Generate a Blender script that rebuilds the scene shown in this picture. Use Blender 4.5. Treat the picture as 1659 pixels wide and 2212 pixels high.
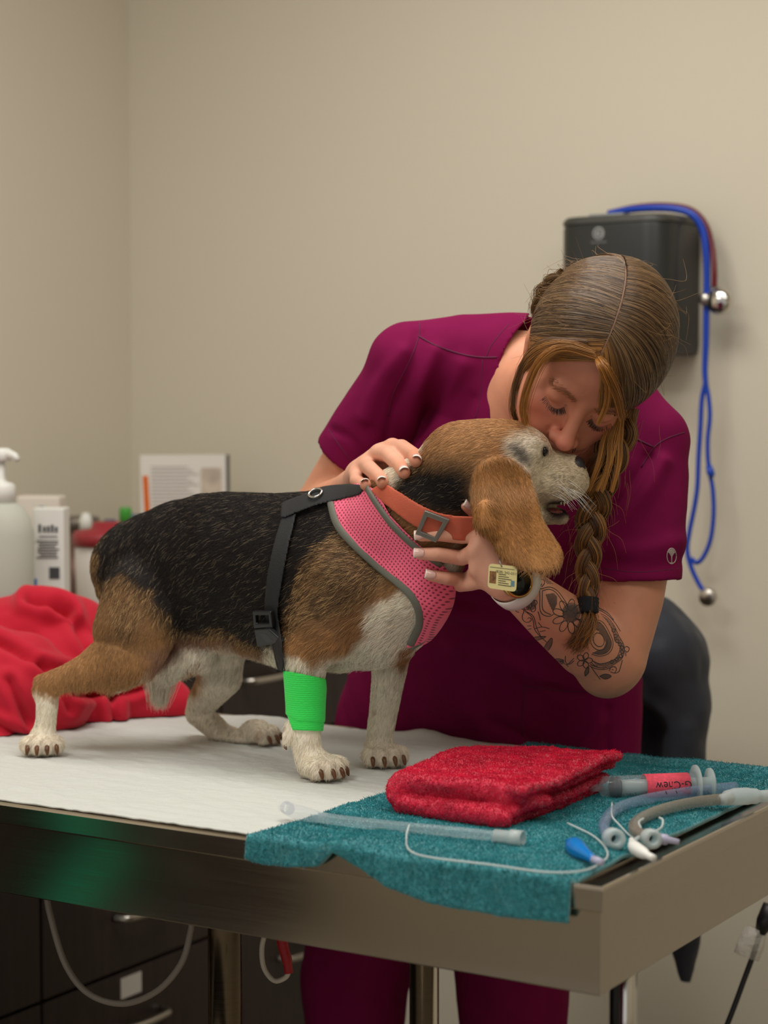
import bpy, bmesh, math, random
import numpy as np
from mathutils import Vector, Matrix, Euler

for o in list(bpy.data.objects):
    bpy.data.objects.remove(o)
SC = bpy.context.scene
COL = SC.collection
rng = np.random.default_rng(7)
random.seed(7)

# ------------------------------------------------------------------ camera, world, lamps, exposure
F, CX, CY = 4300.0, 829.5, 1106.0
PITCH = math.atan(256 / F)
CAM = np.array([0.0, 0.0, 1.406])
cd = bpy.data.cameras.new('camera')
cd.sensor_fit = 'VERTICAL'
cd.sensor_height = 36.0
cd.lens = F / 2212 * 36.0
cd.clip_start = 0.05
cd.dof.use_dof = True
cd.dof.focus_distance = 2.52
cd.dof.aperture_fstop = 3.6
cam = bpy.data.objects.new('camera', cd)
COL.objects.link(cam)
cam.location = CAM
cam.rotation_euler = (math.pi / 2 - PITCH, 0, 0)
SC.camera = cam

W = bpy.data.worlds.new('world')
SC.world = W
W.use_nodes = True
W.node_tree.nodes['Background'].inputs[0].default_value = (1.0, 0.98, 0.95, 1)
W.node_tree.nodes['Background'].inputs[1].default_value = 0.58

SC.view_settings.view_transform = 'Standard'
SC.view_settings.look = 'None'
SC.view_settings.gamma = 1.0
SC.view_settings.use_curve_mapping = False
SC.view_settings.exposure = 0.0

# room frame: B is the near right corner of the table, u runs along its front edge, v away from it
TH = math.radians(-31.5)
U = np.array([math.cos(TH), math.sin(TH), 0.0])
V = np.array([-math.sin(TH), math.cos(TH), 0.0])
ZT = 0.90
B0 = np.array([0.2237, 2.007, 0.0])


def RW(s, w, z=0.0):
    return B0 + s * U + w * V + np.array([0, 0, z])


def ray(px, py):
    a = (px - CX) / F
    b = -(py - CY) / F
    return np.array([a, math.cos(PITCH) + b * math.sin(PITCH), -math.sin(PITCH) + b * math.cos(PITCH)])


def P(px, py, Y):                      # the point seen at a spot of the photograph, Y metres away
    d = ray(px, py)
    return CAM + d * (Y / d[1])


def T(px, py, z=ZT):                   # ... on a level surface at height z
    d = ray(px, py)
    return CAM + d * ((z - CAM[2]) / d[2])


def PW(px, py, w):                     # ... on the upright plane w (parallel to the table front)
    d = ray(px, py)
    t = (w - np.dot(CAM - B0, V)) / np.dot(d, V)
    return CAM + d * t


def PS(px, py, s):                     # ... on the upright plane s (parallel to the left wall)
    d = ray(px, py)
    t = (s - np.dot(CAM - B0, U)) / np.dot(d, U)
    return CAM + d * t


def sw(p):
    r = np.asarray(p) - B0
    return float(np.dot(r, U)), float(np.dot(r, V))


def lamp(name, loc, size, sy, energy, col, rot=(0, 0, 0)):
    l = bpy.data.lights.new(name, 'AREA')
    l.shape = 'RECTANGLE'
    l.size, l.size_y = size, sy
    l.energy = energy
    l.color = col
    o = bpy.data.objects.new(name, l)
    COL.objects.link(o)
    o.location = loc
    o.rotation_euler = rot
    return o


WARM = (1.0, 0.97, 0.91)
lamp('ceiling_lamp', RW(-0.45, 0.45, 2.66), 1.2, 0.6, 20, WARM, (0, 0, TH))
lamp('ceiling_lamp', RW(0.8, -0.4, 2.66), 1.2, 0.6, 12, WARM, (0, 0, TH))
lamp('ceiling_lamp', RW(-0.9, -0.9, 2.66), 1.2, 0.6, 18, WARM, (0, 0, TH))

# ------------------------------------------------------------------ materials


def srgb(r, g, b):
    def f(c):
        c /= 255.0
        return c / 12.92 if c <= 0.04045 else ((c + 0.055) / 1.055) ** 2.4
    return (f(r), f(g), f(b))


MATS = {}


def mat(name, col=(0.5, 0.5, 0.5), rough=0.5, metal=0.0, spec=0.5, trans=0.0, ior=1.45, bump=None, var=None, attr=None,
        sheen=0.0, sss=0.0, alpha=1.0, coat=0.0):
    """bump=(scale, strength, distance[, detail]); var=(scale, amount); attr=name of a colour attribute"""
    if name in MATS:
        return MATS[name]
    m = bpy.data.materials.new(name)
    m.use_nodes = True
    nt = m.node_tree
    b = nt.nodes['Principled BSDF']
    b.inputs['Base Color'].default_value = (*col, 1)
    b.inputs['Roughness'].default_value = rough
    b.inputs['Metallic'].default_value = metal
    b.inputs['Specular IOR Level'].default_value = spec
    b.inputs['Transmission Weight'].default_value = trans
    b.inputs['IOR'].default_value = ior
    b.inputs['Alpha'].default_value = alpha
    b.inputs['Coat Weight'].default_value = coat
    if sheen:
        b.inputs['Sheen Weight'].default_value = sheen
        b.inputs['Sheen Roughness'].default_value = 0.5
    if sss:
        b.inputs['Subsurface Weight'].default_value = sss
        b.inputs['Subsurface Radius'].default_value = (0.012, 0.005, 0.003)
        b.inputs['Subsurface Scale'].default_value = 0.5
    tc = None
    if bump or var:
        tc = nt.nodes.new('ShaderNodeTexCoord')
    src = None
    if attr:
        a = nt.nodes.new('ShaderNodeAttribute')
        a.attribute_name = attr
        src = a.outputs['Color']
        nt.links.new(src, b.inputs['Base Color'])
    if var:
        n = nt.nodes.new('ShaderNodeTexNoise')
        n.inputs['Scale'].default_value = var[0]
        n.inputs['Detail'].default_value = 4
        nt.links.new(tc.outputs['Object'], n.inputs['Vector'])
        hsv = nt.nodes.new('ShaderNodeHueSaturation')
        mr = nt.nodes.new('ShaderNodeMapRange')
        mr.inputs['To Min'].default_value = 1 - var[1]
        mr.inputs['To Max'].default_value = 1 + var[1]
        mr.inputs['From Min'].default_value = 0.25
        mr.inputs['From Max'].default_value = 0.75
        nt.links.new(n.outputs['Fac'], mr.inputs['Value'])
        nt.links.new(mr.outputs['Result'], hsv.inputs['Value'])
        if src:
            nt.links.new(src, hsv.inputs['Color'])
        else:
            hsv.inputs['Color'].default_value = (*col, 1)
        nt.links.new(hsv.outputs['Color'], b.inputs['Base Color'])
    if bump:
        n = nt.nodes.new('ShaderNodeTexNoise')
        n.inputs['Scale'].default_value = bump[0]
        n.inputs['Detail'].default_value = bump[3] if len(bump) > 3 else 3
        nt.links.new(tc.outputs['Object'], n.inputs['Vector'])
        bp = nt.nodes.new('ShaderNodeBump')
        bp.inputs['Strength'].default_value = bump[1]
        bp.inputs['Distance'].default_value = bump[2]
        nt.links.new(n.outputs['Fac'], bp.inputs['Height'])
        nt.links.new(bp.outputs['Normal'], b.inputs['Normal'])
    MATS[name] = m
    return m


def nodes_of(m):
    return m.node_tree, m.node_tree.nodes['Principled BSDF']


# ------------------------------------------------------------------ object helpers
def tag(o, label=None, cat=None, group=None, kind=None):
    if label:
        o['label'] = label
    if cat:
        o['category'] = cat
    if group:
        o['group'] = group
    if kind:
        o['kind'] = kind
    return o


def link(name, me, m=None, parent=None):
    o = bpy.data.objects.new(name, me)
    COL.objects.link(o)
    if m is not None:
        me.materials.append(m)
    if parent is not None:
        o.parent = parent
        o.matrix_parent_inverse = parent.matrix_basis.inverted()
    return o


def empty(name, loc=(0, 0, 0), label=None, cat=None, group=None):
    o = bpy.data.objects.new(name, None)
    COL.objects.link(o)
    o.location = loc
    o.empty_display_size = 0.02
    return tag(o, label, cat, group)


def mesh_np(name, verts, faces, smooth=True, cols=None):
    """faces: (n,4) or (n,3) int array, or a list of lists"""
    me = bpy.data.meshes.new(name)
    verts = np.asarray(verts, dtype=np.float32)
    if isinstance(faces, np.ndarray):
        n, k = faces.shape
        me.vertices.add(len(verts))
        me.vertices.foreach_set('co', verts.ravel())
        me.loops.add(n * k)
        me.loops.foreach_set('vertex_index', faces.astype(np.int32).ravel())
        me.polygons.add(n)
        me.polygons.foreach_set('loop_start', np.arange(0, n * k, k, dtype=np.int32))
        me.polygons.foreach_set('loop_total', np.full(n, k, dtype=np.int32))
    else:
        me.from_pydata([tuple(map(float, v)) for v in verts], [], [list(map(int, f)) for f in faces])
    me.update(calc_edges=True)
    me.validate()
    if smooth:
        me.polygons.foreach_set('use_smooth', np.ones(len(me.polygons), dtype=bool))
    if cols is not None:
        a = me.attributes.new('Col', 'FLOAT_COLOR', 'POINT')
        c = np.ones((len(me.vertices), 4), dtype=np.float32)
        c[:, :3] = cols[:len(me.vertices)]
        a.data.foreach_set('color', c.ravel())
    return me


class MB:
    """collects simple solids into one mesh"""

    def __init__(self):
        self.v, self.f = [], []

    def add(self, v, f):
        n = len(self.v)
        self.v += [tuple(map(float, p)) for p in v]
        self.f += [[i + n for i in q] for q in f]
        return self

    def hexa(self, c8):
        """8 corners: bottom ring then top ring"""
        return self.add(c8, [[0, 3, 2, 1], [4, 5, 6, 7], [0, 1, 5, 4], [1, 2, 6, 5], [2, 3, 7, 6], [3, 0, 4, 7]])

    def box(self, s0, s1, w0, w1, z0, z1):
        """a block in the room frame"""
        return self.hexa([RW(s0, w0, z0), RW(s1, w0, z0), RW(s1, w1, z0), RW(s0, w1, z0),
                          RW(s0, w0, z1), RW(s1, w0, z1), RW(s1, w1, z1), RW(s0, w1, z1)])

    def lathe(self, base, prof, axis=(0, 0, 1), n=32, capped=True):
        """prof: list of (radius, height)"""
        ax = Vector(axis).normalized()
        x = ax.orthogonal().normalized()
        y = ax.cross(x)
        base = Vector(base)
        vs, fs = [], []
        for r, h in prof:
            for k in range(n):
                a = 2 * math.pi * k / n
                vs.append(base + ax * h + (x * math.cos(a) + y * math.sin(a)) * r)
        for i in range(len(prof) - 1):
            for k in range(n):
                k2 = (k + 1) % n
                fs.append([i * n + k, i * n + k2, (i + 1) * n + k2, (i + 1) * n + k])
        if capped:
            fs.append(list(range(n))[::-1])
            fs.append([(len(prof) - 1) * n + k for k in range(n)])
        return self.add(vs, fs)

    def tube(self, pts, r, n=10, capped=True, flat=None):
        """a swept tube; r a number or a list; flat=(direction, factor)"""
        pts = [Vector(p) for p in pts]
        rs = r if hasattr(r, '__len__') else [r] * len(pts)
        vs, fs = [], []
        ref = None
        for i, p in enumerate(pts):
            t = (pts[min(i + 1, len(pts) - 1)] - pts[max(i - 1, 0)]).normalized()
            if ref is None:
                ref = t.orthogonal().normalized()
                if flat is not None:
                    ref = (Vector(flat[0]) - t * t.dot(Vector(flat[0]))).normalized()
            else:
                ref = (ref - t * t.dot(ref)).normalized()
            b = t.cross(ref)
            f = flat[1] if flat is not None else 1.0
            for k in range(n):
                a = 2 * math.pi * k / n
                vs.append(p + (ref * math.cos(a) * f + b * math.sin(a)) * rs[i])
        for i in range(len(pts) - 1):
            for k in range(n):
                k2 = (k + 1) % n
                fs.append([i * n + k, i * n + k2, (i + 1) * n + k2, (i + 1) * n + k])
        if capped:
            fs.append(list(range(n))[::-1])
            fs.append([(len(pts) - 1) * n + k for k in range(n)])
        return self.add(vs, fs)

    def build(self, name, m, parent=None, smooth=False, bevel=0.0, seg=2):
        me = mesh_np(name, self.v, self.f, smooth)
        o = link(name, me, m, parent)
        if bevel:
            md = o.modifiers.new('bevel', 'BEVEL')
            md.width = bevel
            md.segments = seg
            md.limit_method = 'ANGLE'
        return o


def spline(pts, n=8):
    """Catmull-Rom through points -> dense list"""
    p = np.asarray(pts, dtype=float)
    p = np.vstack([2 * p[0] - p[1], p, 2 * p[-1] - p[-2]])
    out = []
    for i in range(1, len(p) - 2):
        for k in range(n):
            t = k / n
            a, b, c, d = p[i - 1], p[i], p[i + 1], p[i + 2]
            out.append(0.5 * ((2 * b) + (-a + c) * t + (2 * a - 5 * b + 4 * c - d) * t * t + (-a + 3 * b - 3 * c + d) * t ** 3))
    out.append(p[-2])
    return np.array(out)


def auto_smooth(o, deg=35):
    me = o.data
    me.polygons.foreach_set('use_smooth', np.ones(len(me.polygons), dtype=bool))
    try:
        me.set_sharp_from_angle(angle=math.radians(deg))
    except Exception:
        pass
    return o


def text_obj(name, body, size, origin, xdir, ydir, m, parent=None, extrude=0.0003, align='CENTER'):
    cu = bpy.data.curves.new(name, 'FONT')
    cu.body = body
    cu.size = size
    cu.extrude = extrude
    cu.align_x = align
    cu.align_y = 'CENTER'
    x = Vector(xdir).normalized()
    y = Vector(ydir).normalized()
    z = x.cross(y)
    mw = Matrix((x, y, z)).transposed().to_4x4()
    mw.translation = Vector(origin)
    o = bpy.data.objects.new(name, cu)
    COL.objects.link(o)
    dg = bpy.context.evaluated_depsgraph_get()
    me = bpy.data.meshes.new_from_object(o.evaluated_get(dg))
    bpy.data.objects.remove(o)
    me.transform(mw)
    me.materials.clear()
    return link(name, me, m, parent)


# ------------------------------------------------------------------ distance-field modelling
def smin(a, b, k):
    h = np.clip(0.5 + 0.5 * (b - a) / k, 0, 1)
    return b + (a - b) * h - k * h * (1 - h)


class Cone:
    """chain of round cones, optionally squashed along an axis: flat=(axis, factor)"""

    def __init__(self, pts, rads, flat=None):
        self.p = [np.asarray(p, dtype=float) for p in pts]
        self.r = list(rads)
        self.flat = flat
        a = np.array(self.p)
        rm = max(self.r) * (1.0 if flat is None else max(1.0, flat[1]))
        self.lo, self.hi = a.min(0) - rm, a.max(0) + rm

    def __call__(self, x, y, z):
        best = None
        for i in range(len(self.p) - 1):
            a, b = self.p[i], self.p[i + 1]
            ra, rb = self.r[i], self.r[i + 1]
            ab = b - a
            if self.flat is not None:
                ax, f = self.flat
                ax = np.asarray(ax, float)
                ax = ax / np.linalg.norm(ax)
                q = (x - a[0]) * ax[0] + (y - a[1]) * ax[1] + (z - a[2]) * ax[2]
                g = (1 / f - 1) * q
                dx, dy, dz = x - a[0] + ax[0] * g, y - a[1] + ax[1] * g, z - a[2] + ax[2] * g
                ab = ab + ax * (1 / f - 1) * np.dot(ab, ax)
            else:
                dx, dy, dz = x - a[0], y - a[1], z - a[2]
            L = float(np.dot(ab, ab)) + 1e-12
            t = np.clip((dx * ab[0] + dy * ab[1] + dz * ab[2]) / L, 0, 1)
            d = np.sqrt((dx - ab[0] * t) ** 2 + (dy - ab[1] * t) ** 2 + (dz - ab[2] * t) ** 2) - (ra + (rb - ra) * t)
            best = d if best is None else np.minimum(best, d)
        return best


class Ell:
    """ellipsoid, axes = rows of R"""

    def __init__(self, c, r, R=None):
        self.c = np.asarray(c, float)
        self.r = np.asarray(r, float)
        self.R = np.eye(3) if R is None else np.asarray(R, float)
        e = np.sqrt(((self.R * self.r[:, None]) ** 2).sum(0))
        self.lo, self.hi = self.c - e, self.c + e

    def __call__(self, x, y, z):
        dx, dy, dz = x - self.c[0], y - self.c[1], z - self.c[2]
        k0 = 0
        k1 = 0
        for i in range(3):
            q = dx * self.R[i, 0] + dy * self.R[i, 1] + dz * self.R[i, 2]
            k0 = k0 + (q / self.r[i]) ** 2
            k1 = k1 + (q / self.r[i] ** 2) ** 2
        k0 = np.sqrt(k0)
        k1 = np.sqrt(k1) + 1e-9
        return k0 * (k0 - 1) / k1


class Field:
    def __init__(self, lo, hi, h):
        self.lo = np.asarray(lo, float)
        self.h = h
        self.n = np.ceil((np.asarray(hi, float) - self.lo) / h).astype(int) + 1
        self.ax = [(self.lo[i] + h * np.arange(self.n[i])).astype(np.float32) for i in range(3)]
        self.D = np.full(self.n, 1.0, dtype=np.float32)

    def sub(self, lo, hi):
        i0 = np.clip(np.floor((np.asarray(lo) - self.lo) / self.h).astype(int), 0, self.n)
        i1 = np.clip(np.ceil((np.asarray(hi) - self.lo) / self.h).astype(int) + 1, 0, self.n)
        sl = tuple(slice(a, b) for a, b in zip(i0, i1))
        g = (self.ax[0][sl[0]][:, None, None], self.ax[1][sl[1]][None, :, None], self.ax[2][sl[2]][None, None, :])
        return sl, g

    def add(self, prim, k=0.01):
        m = k + 3 * self.h
        sl, g = self.sub(prim.lo - m, prim.hi + m)
        if self.D[sl].size:
            self.D[sl] = smin(self.D[sl], prim(*g).astype(np.float32), k)
        return self

    def cut(self, prim, k=0.005):
        m = k + 3 * self.h
        sl, g = self.sub(prim.lo - m, prim.hi + m)
        if self.D[sl].size:
            self.D[sl] = -smin(-self.D[sl], prim(*g).astype(np.float32), k)
        return self

    def full(self):
        return self.ax[0][:, None, None], self.ax[1][None, :, None], self.ax[2][None, None, :]

    def mesh(self, smooth=2):
        D = self.D
        S = D < 0
        c = np.zeros(tuple(np.array(D.shape) - 1), dtype=np.int8)
        for i in (0, 1):
            for j in (0, 1):
                for k in (0, 1):
                    c += S[i:D.shape[0] - 1 + i, j:D.shape[1] - 1 + j, k:D.shape[2] - 1 + k]
        act = (c > 0) & (c < 8)
        I, J, K = np.nonzero(act)
        idx = np.full(c.shape, -1, dtype=np.int32)
        idx[I, J, K] = np.arange(len(I))
        acc = np.zeros((len(I), 3))
        cnt = np.zeros(len(I))
        cor = [(i, j, k) for i in (0, 1) for j in (0, 1) for k in (0, 1)]
        for a in cor:
            for d in range(3):
                if a[d] == 0:
                    b = list(a)
                    b[d] = 1
                    va = D[I + a[0], J + a[1], K + a[2]]
                    vb = D[I + b[0], J + b[1], K + b[2]]
                    x = (va < 0) != (vb < 0)
                    t = np.where(x, va / np.where(x, va - vb, 1), 0)
                    p = np.tile(np.array(a, float), (len(I), 1))
                    p[:, d] = t
                    acc[x] += p[x]
                    cnt[x] += 1
        vpos = self.lo + (np.stack([I, J, K], 1) + acc / np.maximum(cnt, 1)[:, None]) * self.h
        faces = []
        for d in range(3):
            e, f = (d + 1) % 3, (d + 2) % 3
            sa = [slice(None)] * 3
            sb = [slice(None)] * 3
            sa[d] = slice(0, -1)
            sb[d] = slice(1, None)
            A, Bn = S[tuple(sa)], S[tuple(sb)]
            X = np.array(np.nonzero(A != Bn)).T
            ok = (X[:, e] > 0) & (X[:, f] > 0) & (X[:, e] < D.shape[e] - 1) & (X[:, f] < D.shape[f] - 1)
            X = X[ok]
            ins = A[X[:, 0], X[:, 1], X[:, 2]]
            q = []
            for de, df in ((-1, -1), (0, -1), (0, 0), (-1, 0)):
                Y = X.copy()
                Y[:, e] += de
                Y[:, f] += df
                q.append(idx[Y[:, 0], Y[:, 1], Y[:, 2]])
            q = np.stack(q, 1)
            q[~ins] = q[~ins][:, ::-1]
            faces.append(q)
        faces = np.concatenate(faces)
        faces = faces[(faces >= 0).all(1)]
        for _ in range(smooth):
            vpos = lap(vpos, faces, 0.5)
        return vpos, faces


def lap(v, f, lam):
    k = f.shape[1]
    s = np.zeros_like(v)
    c = np.zeros(len(v))
    for i in range(k):
        a, b = f[:, i], f[:, (i + 1) % k]
        for d in range(3):
            s[:, d] += np.bincount(a, v[b, d], len(v)) + np.bincount(b, v[a, d], len(v))
        c += np.bincount(a, minlength=len(v)) + np.bincount(b, minlength=len(v))
    return v + lam * (s / np.maximum(c, 1)[:, None] - v)


def vnormals(v, f):
    a, b, c, d = v[f[:, 0]], v[f[:, 1]], v[f[:, 2]], v[f[:, -1]]
    n = np.cross(c - a, d - b) if f.shape[1] == 4 else np.cross(b - a, c - a)
    out = np.zeros_like(v)
    for i in range(f.shape[1]):
        for k in range(3):
            out[:, k] += np.bincount(f[:, i], n[:, k], len(v))
    return out / (np.linalg.norm(out, axis=1)[:, None] + 1e-12)


def vnoise(p, scale, seed=0):
    """smooth value noise in -1..1 at points p (n,3)"""
    q = np.asarray(p) * scale + seed * 17.31
    i = np.floor(q).astype(np.int64)
    f = q - i
    f = f * f * (3 - 2 * f)

    def hsh(a, b, c):
        n = (a * 73856093) ^ (b * 19349663) ^ (c * 83492791) ^ (seed * 2654435)
        n = (n ^ (n >> 13)) * 1274126177
        return ((n & 0xFFFF) / 32767.5) - 1
    r = 0
    for dx in (0, 1):
        for dy in (0, 1):
            for dz in (0, 1):
                w = (f[:, 0] if dx else 1 - f[:, 0]) * (f[:, 1] if dy else 1 - f[:, 1]) * (f[:, 2] if dz else 1 - f[:, 2])
                r = r + w * hsh(i[:, 0] + dx, i[:, 1] + dy, i[:, 2] + dz)
    return r


def polydist(q, poly):
    """signed distance (negative inside) of points q (n,2) to a polygon"""
    poly = np.asarray(poly, float)
    d = np.full(q.shape[0], 1e9)
    ins = np.zeros(q.shape[0], bool)
    for i in range(len(poly)):
        a, b = poly[i], poly[(i + 1) % len(poly)]
        e = b - a
        w = q - a
        t = np.clip((w @ e) / (e @ e + 1e-12), 0, 1)
        d = np.minimum(d, np.linalg.norm(w - t[:, None] * e, axis=1))
        c = ((a[1] <= q[:, 1]) & (b[1] > q[:, 1])) | ((b[1] <= q[:, 1]) & (a[1] > q[:, 1]))
        xi = a[0] + (q[:, 1] - a[1]) / (b[1] - a[1] + 1e-12) * e[0]
        ins ^= c & (q[:, 0] < xi)
    return np.where(ins, -d, d)


def linedist(p, line):
    """distance of points (n,k) to a polyline (m,k)"""
    line = np.asarray(line, float)
    d = np.full(len(p), 1e9)
    for i in range(len(line) - 1):
        a, e = line[i], line[i + 1] - line[i]
        t = np.clip(((p - a) @ e) / (e @ e + 1e-12), 0, 1)
        d = np.minimum(d, np.linalg.norm(p - a - t[:, None] * e, axis=1))
    return d


def proj(p):
    q = np.asarray(p) - CAM
    fw = q[:, 1] * math.cos(PITCH) - q[:, 2] * math.sin(PITCH)
    up = q[:, 1] * math.sin(PITCH) + q[:, 2] * math.cos(PITCH)
    return np.stack([CX + F * q[:, 0] / fw, CY - F * up / fw], 1)


def curves_obj(name, pts, rads, cols, m, parent=None):
    """pts (n,k,3), rads (k,) or (n,k), cols (n,3): a strand object"""
    n, k, _ = pts.shape
    c = bpy.data.hair_curves.new(name)
    c.add_curves([k] * n)
    c.attributes['position'].data.foreach_set('vector', pts.astype(np.float32).ravel())
    ra = c.attributes.get('radius') or c.attributes.new('radius', 'FLOAT', 'POINT')
    rr = np.broadcast_to(rads, (n, k)).astype(np.float32).ravel()
    ra.data.foreach_set('value', rr)
    ca = c.attributes.new('Col', 'FLOAT_COLOR', 'CURVE')
    cc = np.ones((n, 4), np.float32)
    cc[:, :3] = cols
    ca.data.foreach_set('color', cc.ravel())
    c.materials.append(m)
    o = bpy.data.objects.new(name, c)
    COL.objects.link(o)
    if parent is not None:
        o.parent = parent
        o.matrix_parent_inverse = parent.matrix_basis.inverted()
    return o


def sample_mesh(v, f, n, wgt=None):
    """random points on quads: position, normal, face index, bilinear weights"""
    a, b, c, d = v[f[:, 0]], v[f[:, 1]], v[f[:, 2]], v[f[:, 3]]
    nr = np.cross(c - a, d - b)
    ar = np.linalg.norm(nr, axis=1)
    w = ar if wgt is None else ar * wgt
    cdf = np.cumsum(w)
    k = np.searchsorted(cdf, rng.random(n) * cdf[-1])
    k = np.clip(k, 0, len(f) - 1)
    s, t = rng.random(n)[:, None], rng.random(n)[:, None]
    p = (a[k] * (1 - s) + b[k] * s) * (1 - t) + (d[k] * (1 - s) + c[k] * s) * t
    return p, nr[k] / (ar[k][:, None] + 1e-12), k


def norm_rows(a):
    return a / (np.linalg.norm(a, axis=1)[:, None] + 1e-12)


def strands_on(p, n, flow, L, lift, k=4, jit=0.25, droop=0.0):
    """short strands lying along flow on a surface"""
    N = len(p)
    t = flow + jit * rng.normal(size=(N, 3))
    t = norm_rows(t - n * (t * n).sum(1)[:, None])
    L = L * (0.7 + 0.6 * rng.random(N))
    out = np.zeros((N, k, 3))
    for i in range(k):
        a = i / (k - 1)
        out[:, i] = p + t * (L * a)[:, None] + n * (L * lift * (a - 0.55 * a * a))[:, None] + np.array([0, 0, -1.0]) * (droop * L * a * a)[:, None]
    return out

# ================================================================== the room
M_wall = mat('wall_paint', srgb(216, 208, 190), 0.75, spec=0.3, bump=(220, 0.08, 0.002, 4), var=(1.6, 0.015))
M_floor = mat('floor_vinyl', srgb(150, 140, 122), 0.45, bump=(60, 0.05, 0.002), var=(8, 0.08))
M_ceil = mat('ceiling_paint', srgb(225, 220, 210), 0.8)
M_esp = mat('dark_laminate', srgb(50, 38, 35), 0.42, bump=(90, 0.1, 0.001), var=(14, 0.25))
M_espdark = mat('plinth_dark', srgb(22, 17, 16), 0.7)  # near-black finish of the cabinet plinths
M_top = mat('worktop_laminate', srgb(150, 138, 122), 0.4, var=(60, 0.12))
M_steel = mat('brushed_steel', srgb(176, 168, 156), 0.3, metal=1.0)
M_chrome = mat('chrome', srgb(215, 212, 208), 0.12, metal=1.0)
M_nickel = mat('satin_nickel', srgb(190, 184, 176), 0.3, metal=1.0)
M_white = mat('white_plastic', srgb(235, 235, 230), 0.35)
M_paper = mat('paper', srgb(226, 221, 214), 0.8)
M_black = mat('black_plastic', srgb(24, 24, 26), 0.4)

# brushed look of the steel: fine streaks along the length
nt, b = nodes_of(M_steel)
tc = nt.nodes.new('ShaderNodeTexCoord')
mp = nt.nodes.new('ShaderNodeMapping')
mp.inputs['Rotation'].default_value = (0, 0, -TH)
mp.inputs['Scale'].default_value = (3, 3, 400)
nz = nt.nodes.new('ShaderNodeTexNoise')
nz.inputs['Scale'].default_value = 3
nz.inputs['Detail'].default_value = 5
mr = nt.nodes.new('ShaderNodeMapRange')
mr.inputs['To Min'].default_value = 0.10
mr.inputs['To Max'].default_value = 0.24
nt.links.new(tc.outputs['Object'], mp.inputs['Vector'])
nt.links.new(mp.outputs['Vector'], nz.inputs['Vector'])
nt.links.new(nz.outputs['Fac'], mr.inputs['Value'])
nt.links.new(mr.outputs['Result'], b.inputs['Roughness'])

# vertical grain of the cabinet laminate
nt, b = nodes_of(M_esp)
for n in nt.nodes:
    if n.type == 'TEX_COORD':
        mp = nt.nodes.new('ShaderNodeMapping')
        mp.inputs['Rotation'].default_value = (0, 0, -TH)
        mp.inputs['Scale'].default_value = (6, 6, 0.5)
        nt.links.new(n.outputs['Object'], mp.inputs['Vector'])
        for l in list(nt.links):
            if l.from_node == n and l.to_node.type == 'TEX_NOISE':
                nt.links.new(mp.outputs['Vector'], l.to_socket)
        break

SL, WB = -1.90, 1.612


def struct(o):
    o['kind'] = 'structure'
    return o


struct(MB().box(SL - 0.1, 3.2, WB, WB + 0.1, 0, 2.72).build('wall_back', M_wall))
struct(MB().box(SL - 0.1, SL, -3.2, WB, 0, 2.72).build('wall_left', M_wall))
struct(MB().box(2.4, 2.5, -3.2, WB, 0, 2.72).build('wall_right', M_wall))  # unseen side wall, put in to cut world light from the right
struct(MB().box(SL - 0.1, 3.2, -3.2, WB + 0.1, -0.1, 0).build('floor', M_floor))
struct(MB().box(SL - 0.1, 3.2, -3.2, WB + 0.1, 2.72, 2.82).build('ceiling', M_ceil))

# ------------------------------------------------------------------ base cabinets on the left wall
SF, ZC = -1.30, 0.95


def pull(parent, s, w, z, L=0.13):
    m = MB()
    pts = [RW(s, w - L / 2, z), RW(s + 0.022, w - L / 2 + 0.008, z), RW(s + 0.028, w - L / 4, z), RW(s + 0.03, w, z),
           RW(s + 0.028, w + L / 4, z), RW(s + 0.022, w + L / 2 - 0.008, z), RW(s, w + L / 2, z)]
    m.tube(spline(pts, 5), 0.0065, 8)
    return m.build('handle', M_nickel, parent, True)


LABELS_CAB = ['dark brown base cabinet in the far corner behind the dog', 'dark brown base cabinet under the pump bottle, its drawers showing below the table',
              'wide dark brown base cabinet beside the left end of the table', 'unseen dark brown base cabinet at the near end, added to darken the table reflection']
wedges = [(1.12, WB), (0.62, 1.12), (-0.39, 0.62), (-1.33, -0.39)]  # last one out of view, carried on for dark reflections in the table edge
for i, (w0, w1) in enumerate(wedges):
    c = empty('base_cabinet', RW((SL + SF) / 2, (w0 + w1) / 2, 0), LABELS_CAB[i], 'cabinet', 'base cabinets along the left wall')
    w1b = w1 - 0.001
    MB().box(SL + 0.002, SF - 0.02, w0, w1b, 0.1, ZC - 0.036).build('body', M_esp, c)
    MB().box(SL + 0.002, SF - 0.07, w0, w1b, 0.0, 0.1).build('plinth', M_espdark, c)
    zs = [(0.745, 0.905, 0.870), (0.411, 0.739, 0.506), (0.12, 0.405, 0.314)]
    for (z0, z1, zh) in zs:
        d = MB().box(SF - 0.02, SF, w0 + 0.003, w1b - 0.003, z0, z1).build('drawer', M_esp, c, bevel=0.002)
        pull(d, SF, (w0 + w1) / 2 - (0.12 if i == 0 and z0 > 0.7 else 0.0), zh)
        if i == 1 and z0 == 0.12:
            pl = PS(283, 2128, SF)
            s_, w_ = sw(pl)
            MB().box(SF, SF + 0.001, w_ - 0.028, w_ + 0.028, pl[2] - 0.018, pl[2] + 0.018).build('drawer_label', M_paper, d)
wt = MB().box(SL + 0.001, SF + 0.02, -1.34, WB - 0.001, ZC - 0.035, ZC).build('worktop', M_top, bevel=0.004)
tag(wt, 'grey-beige laminate worktop running over the dark cabinets', 'worktop')

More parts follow.
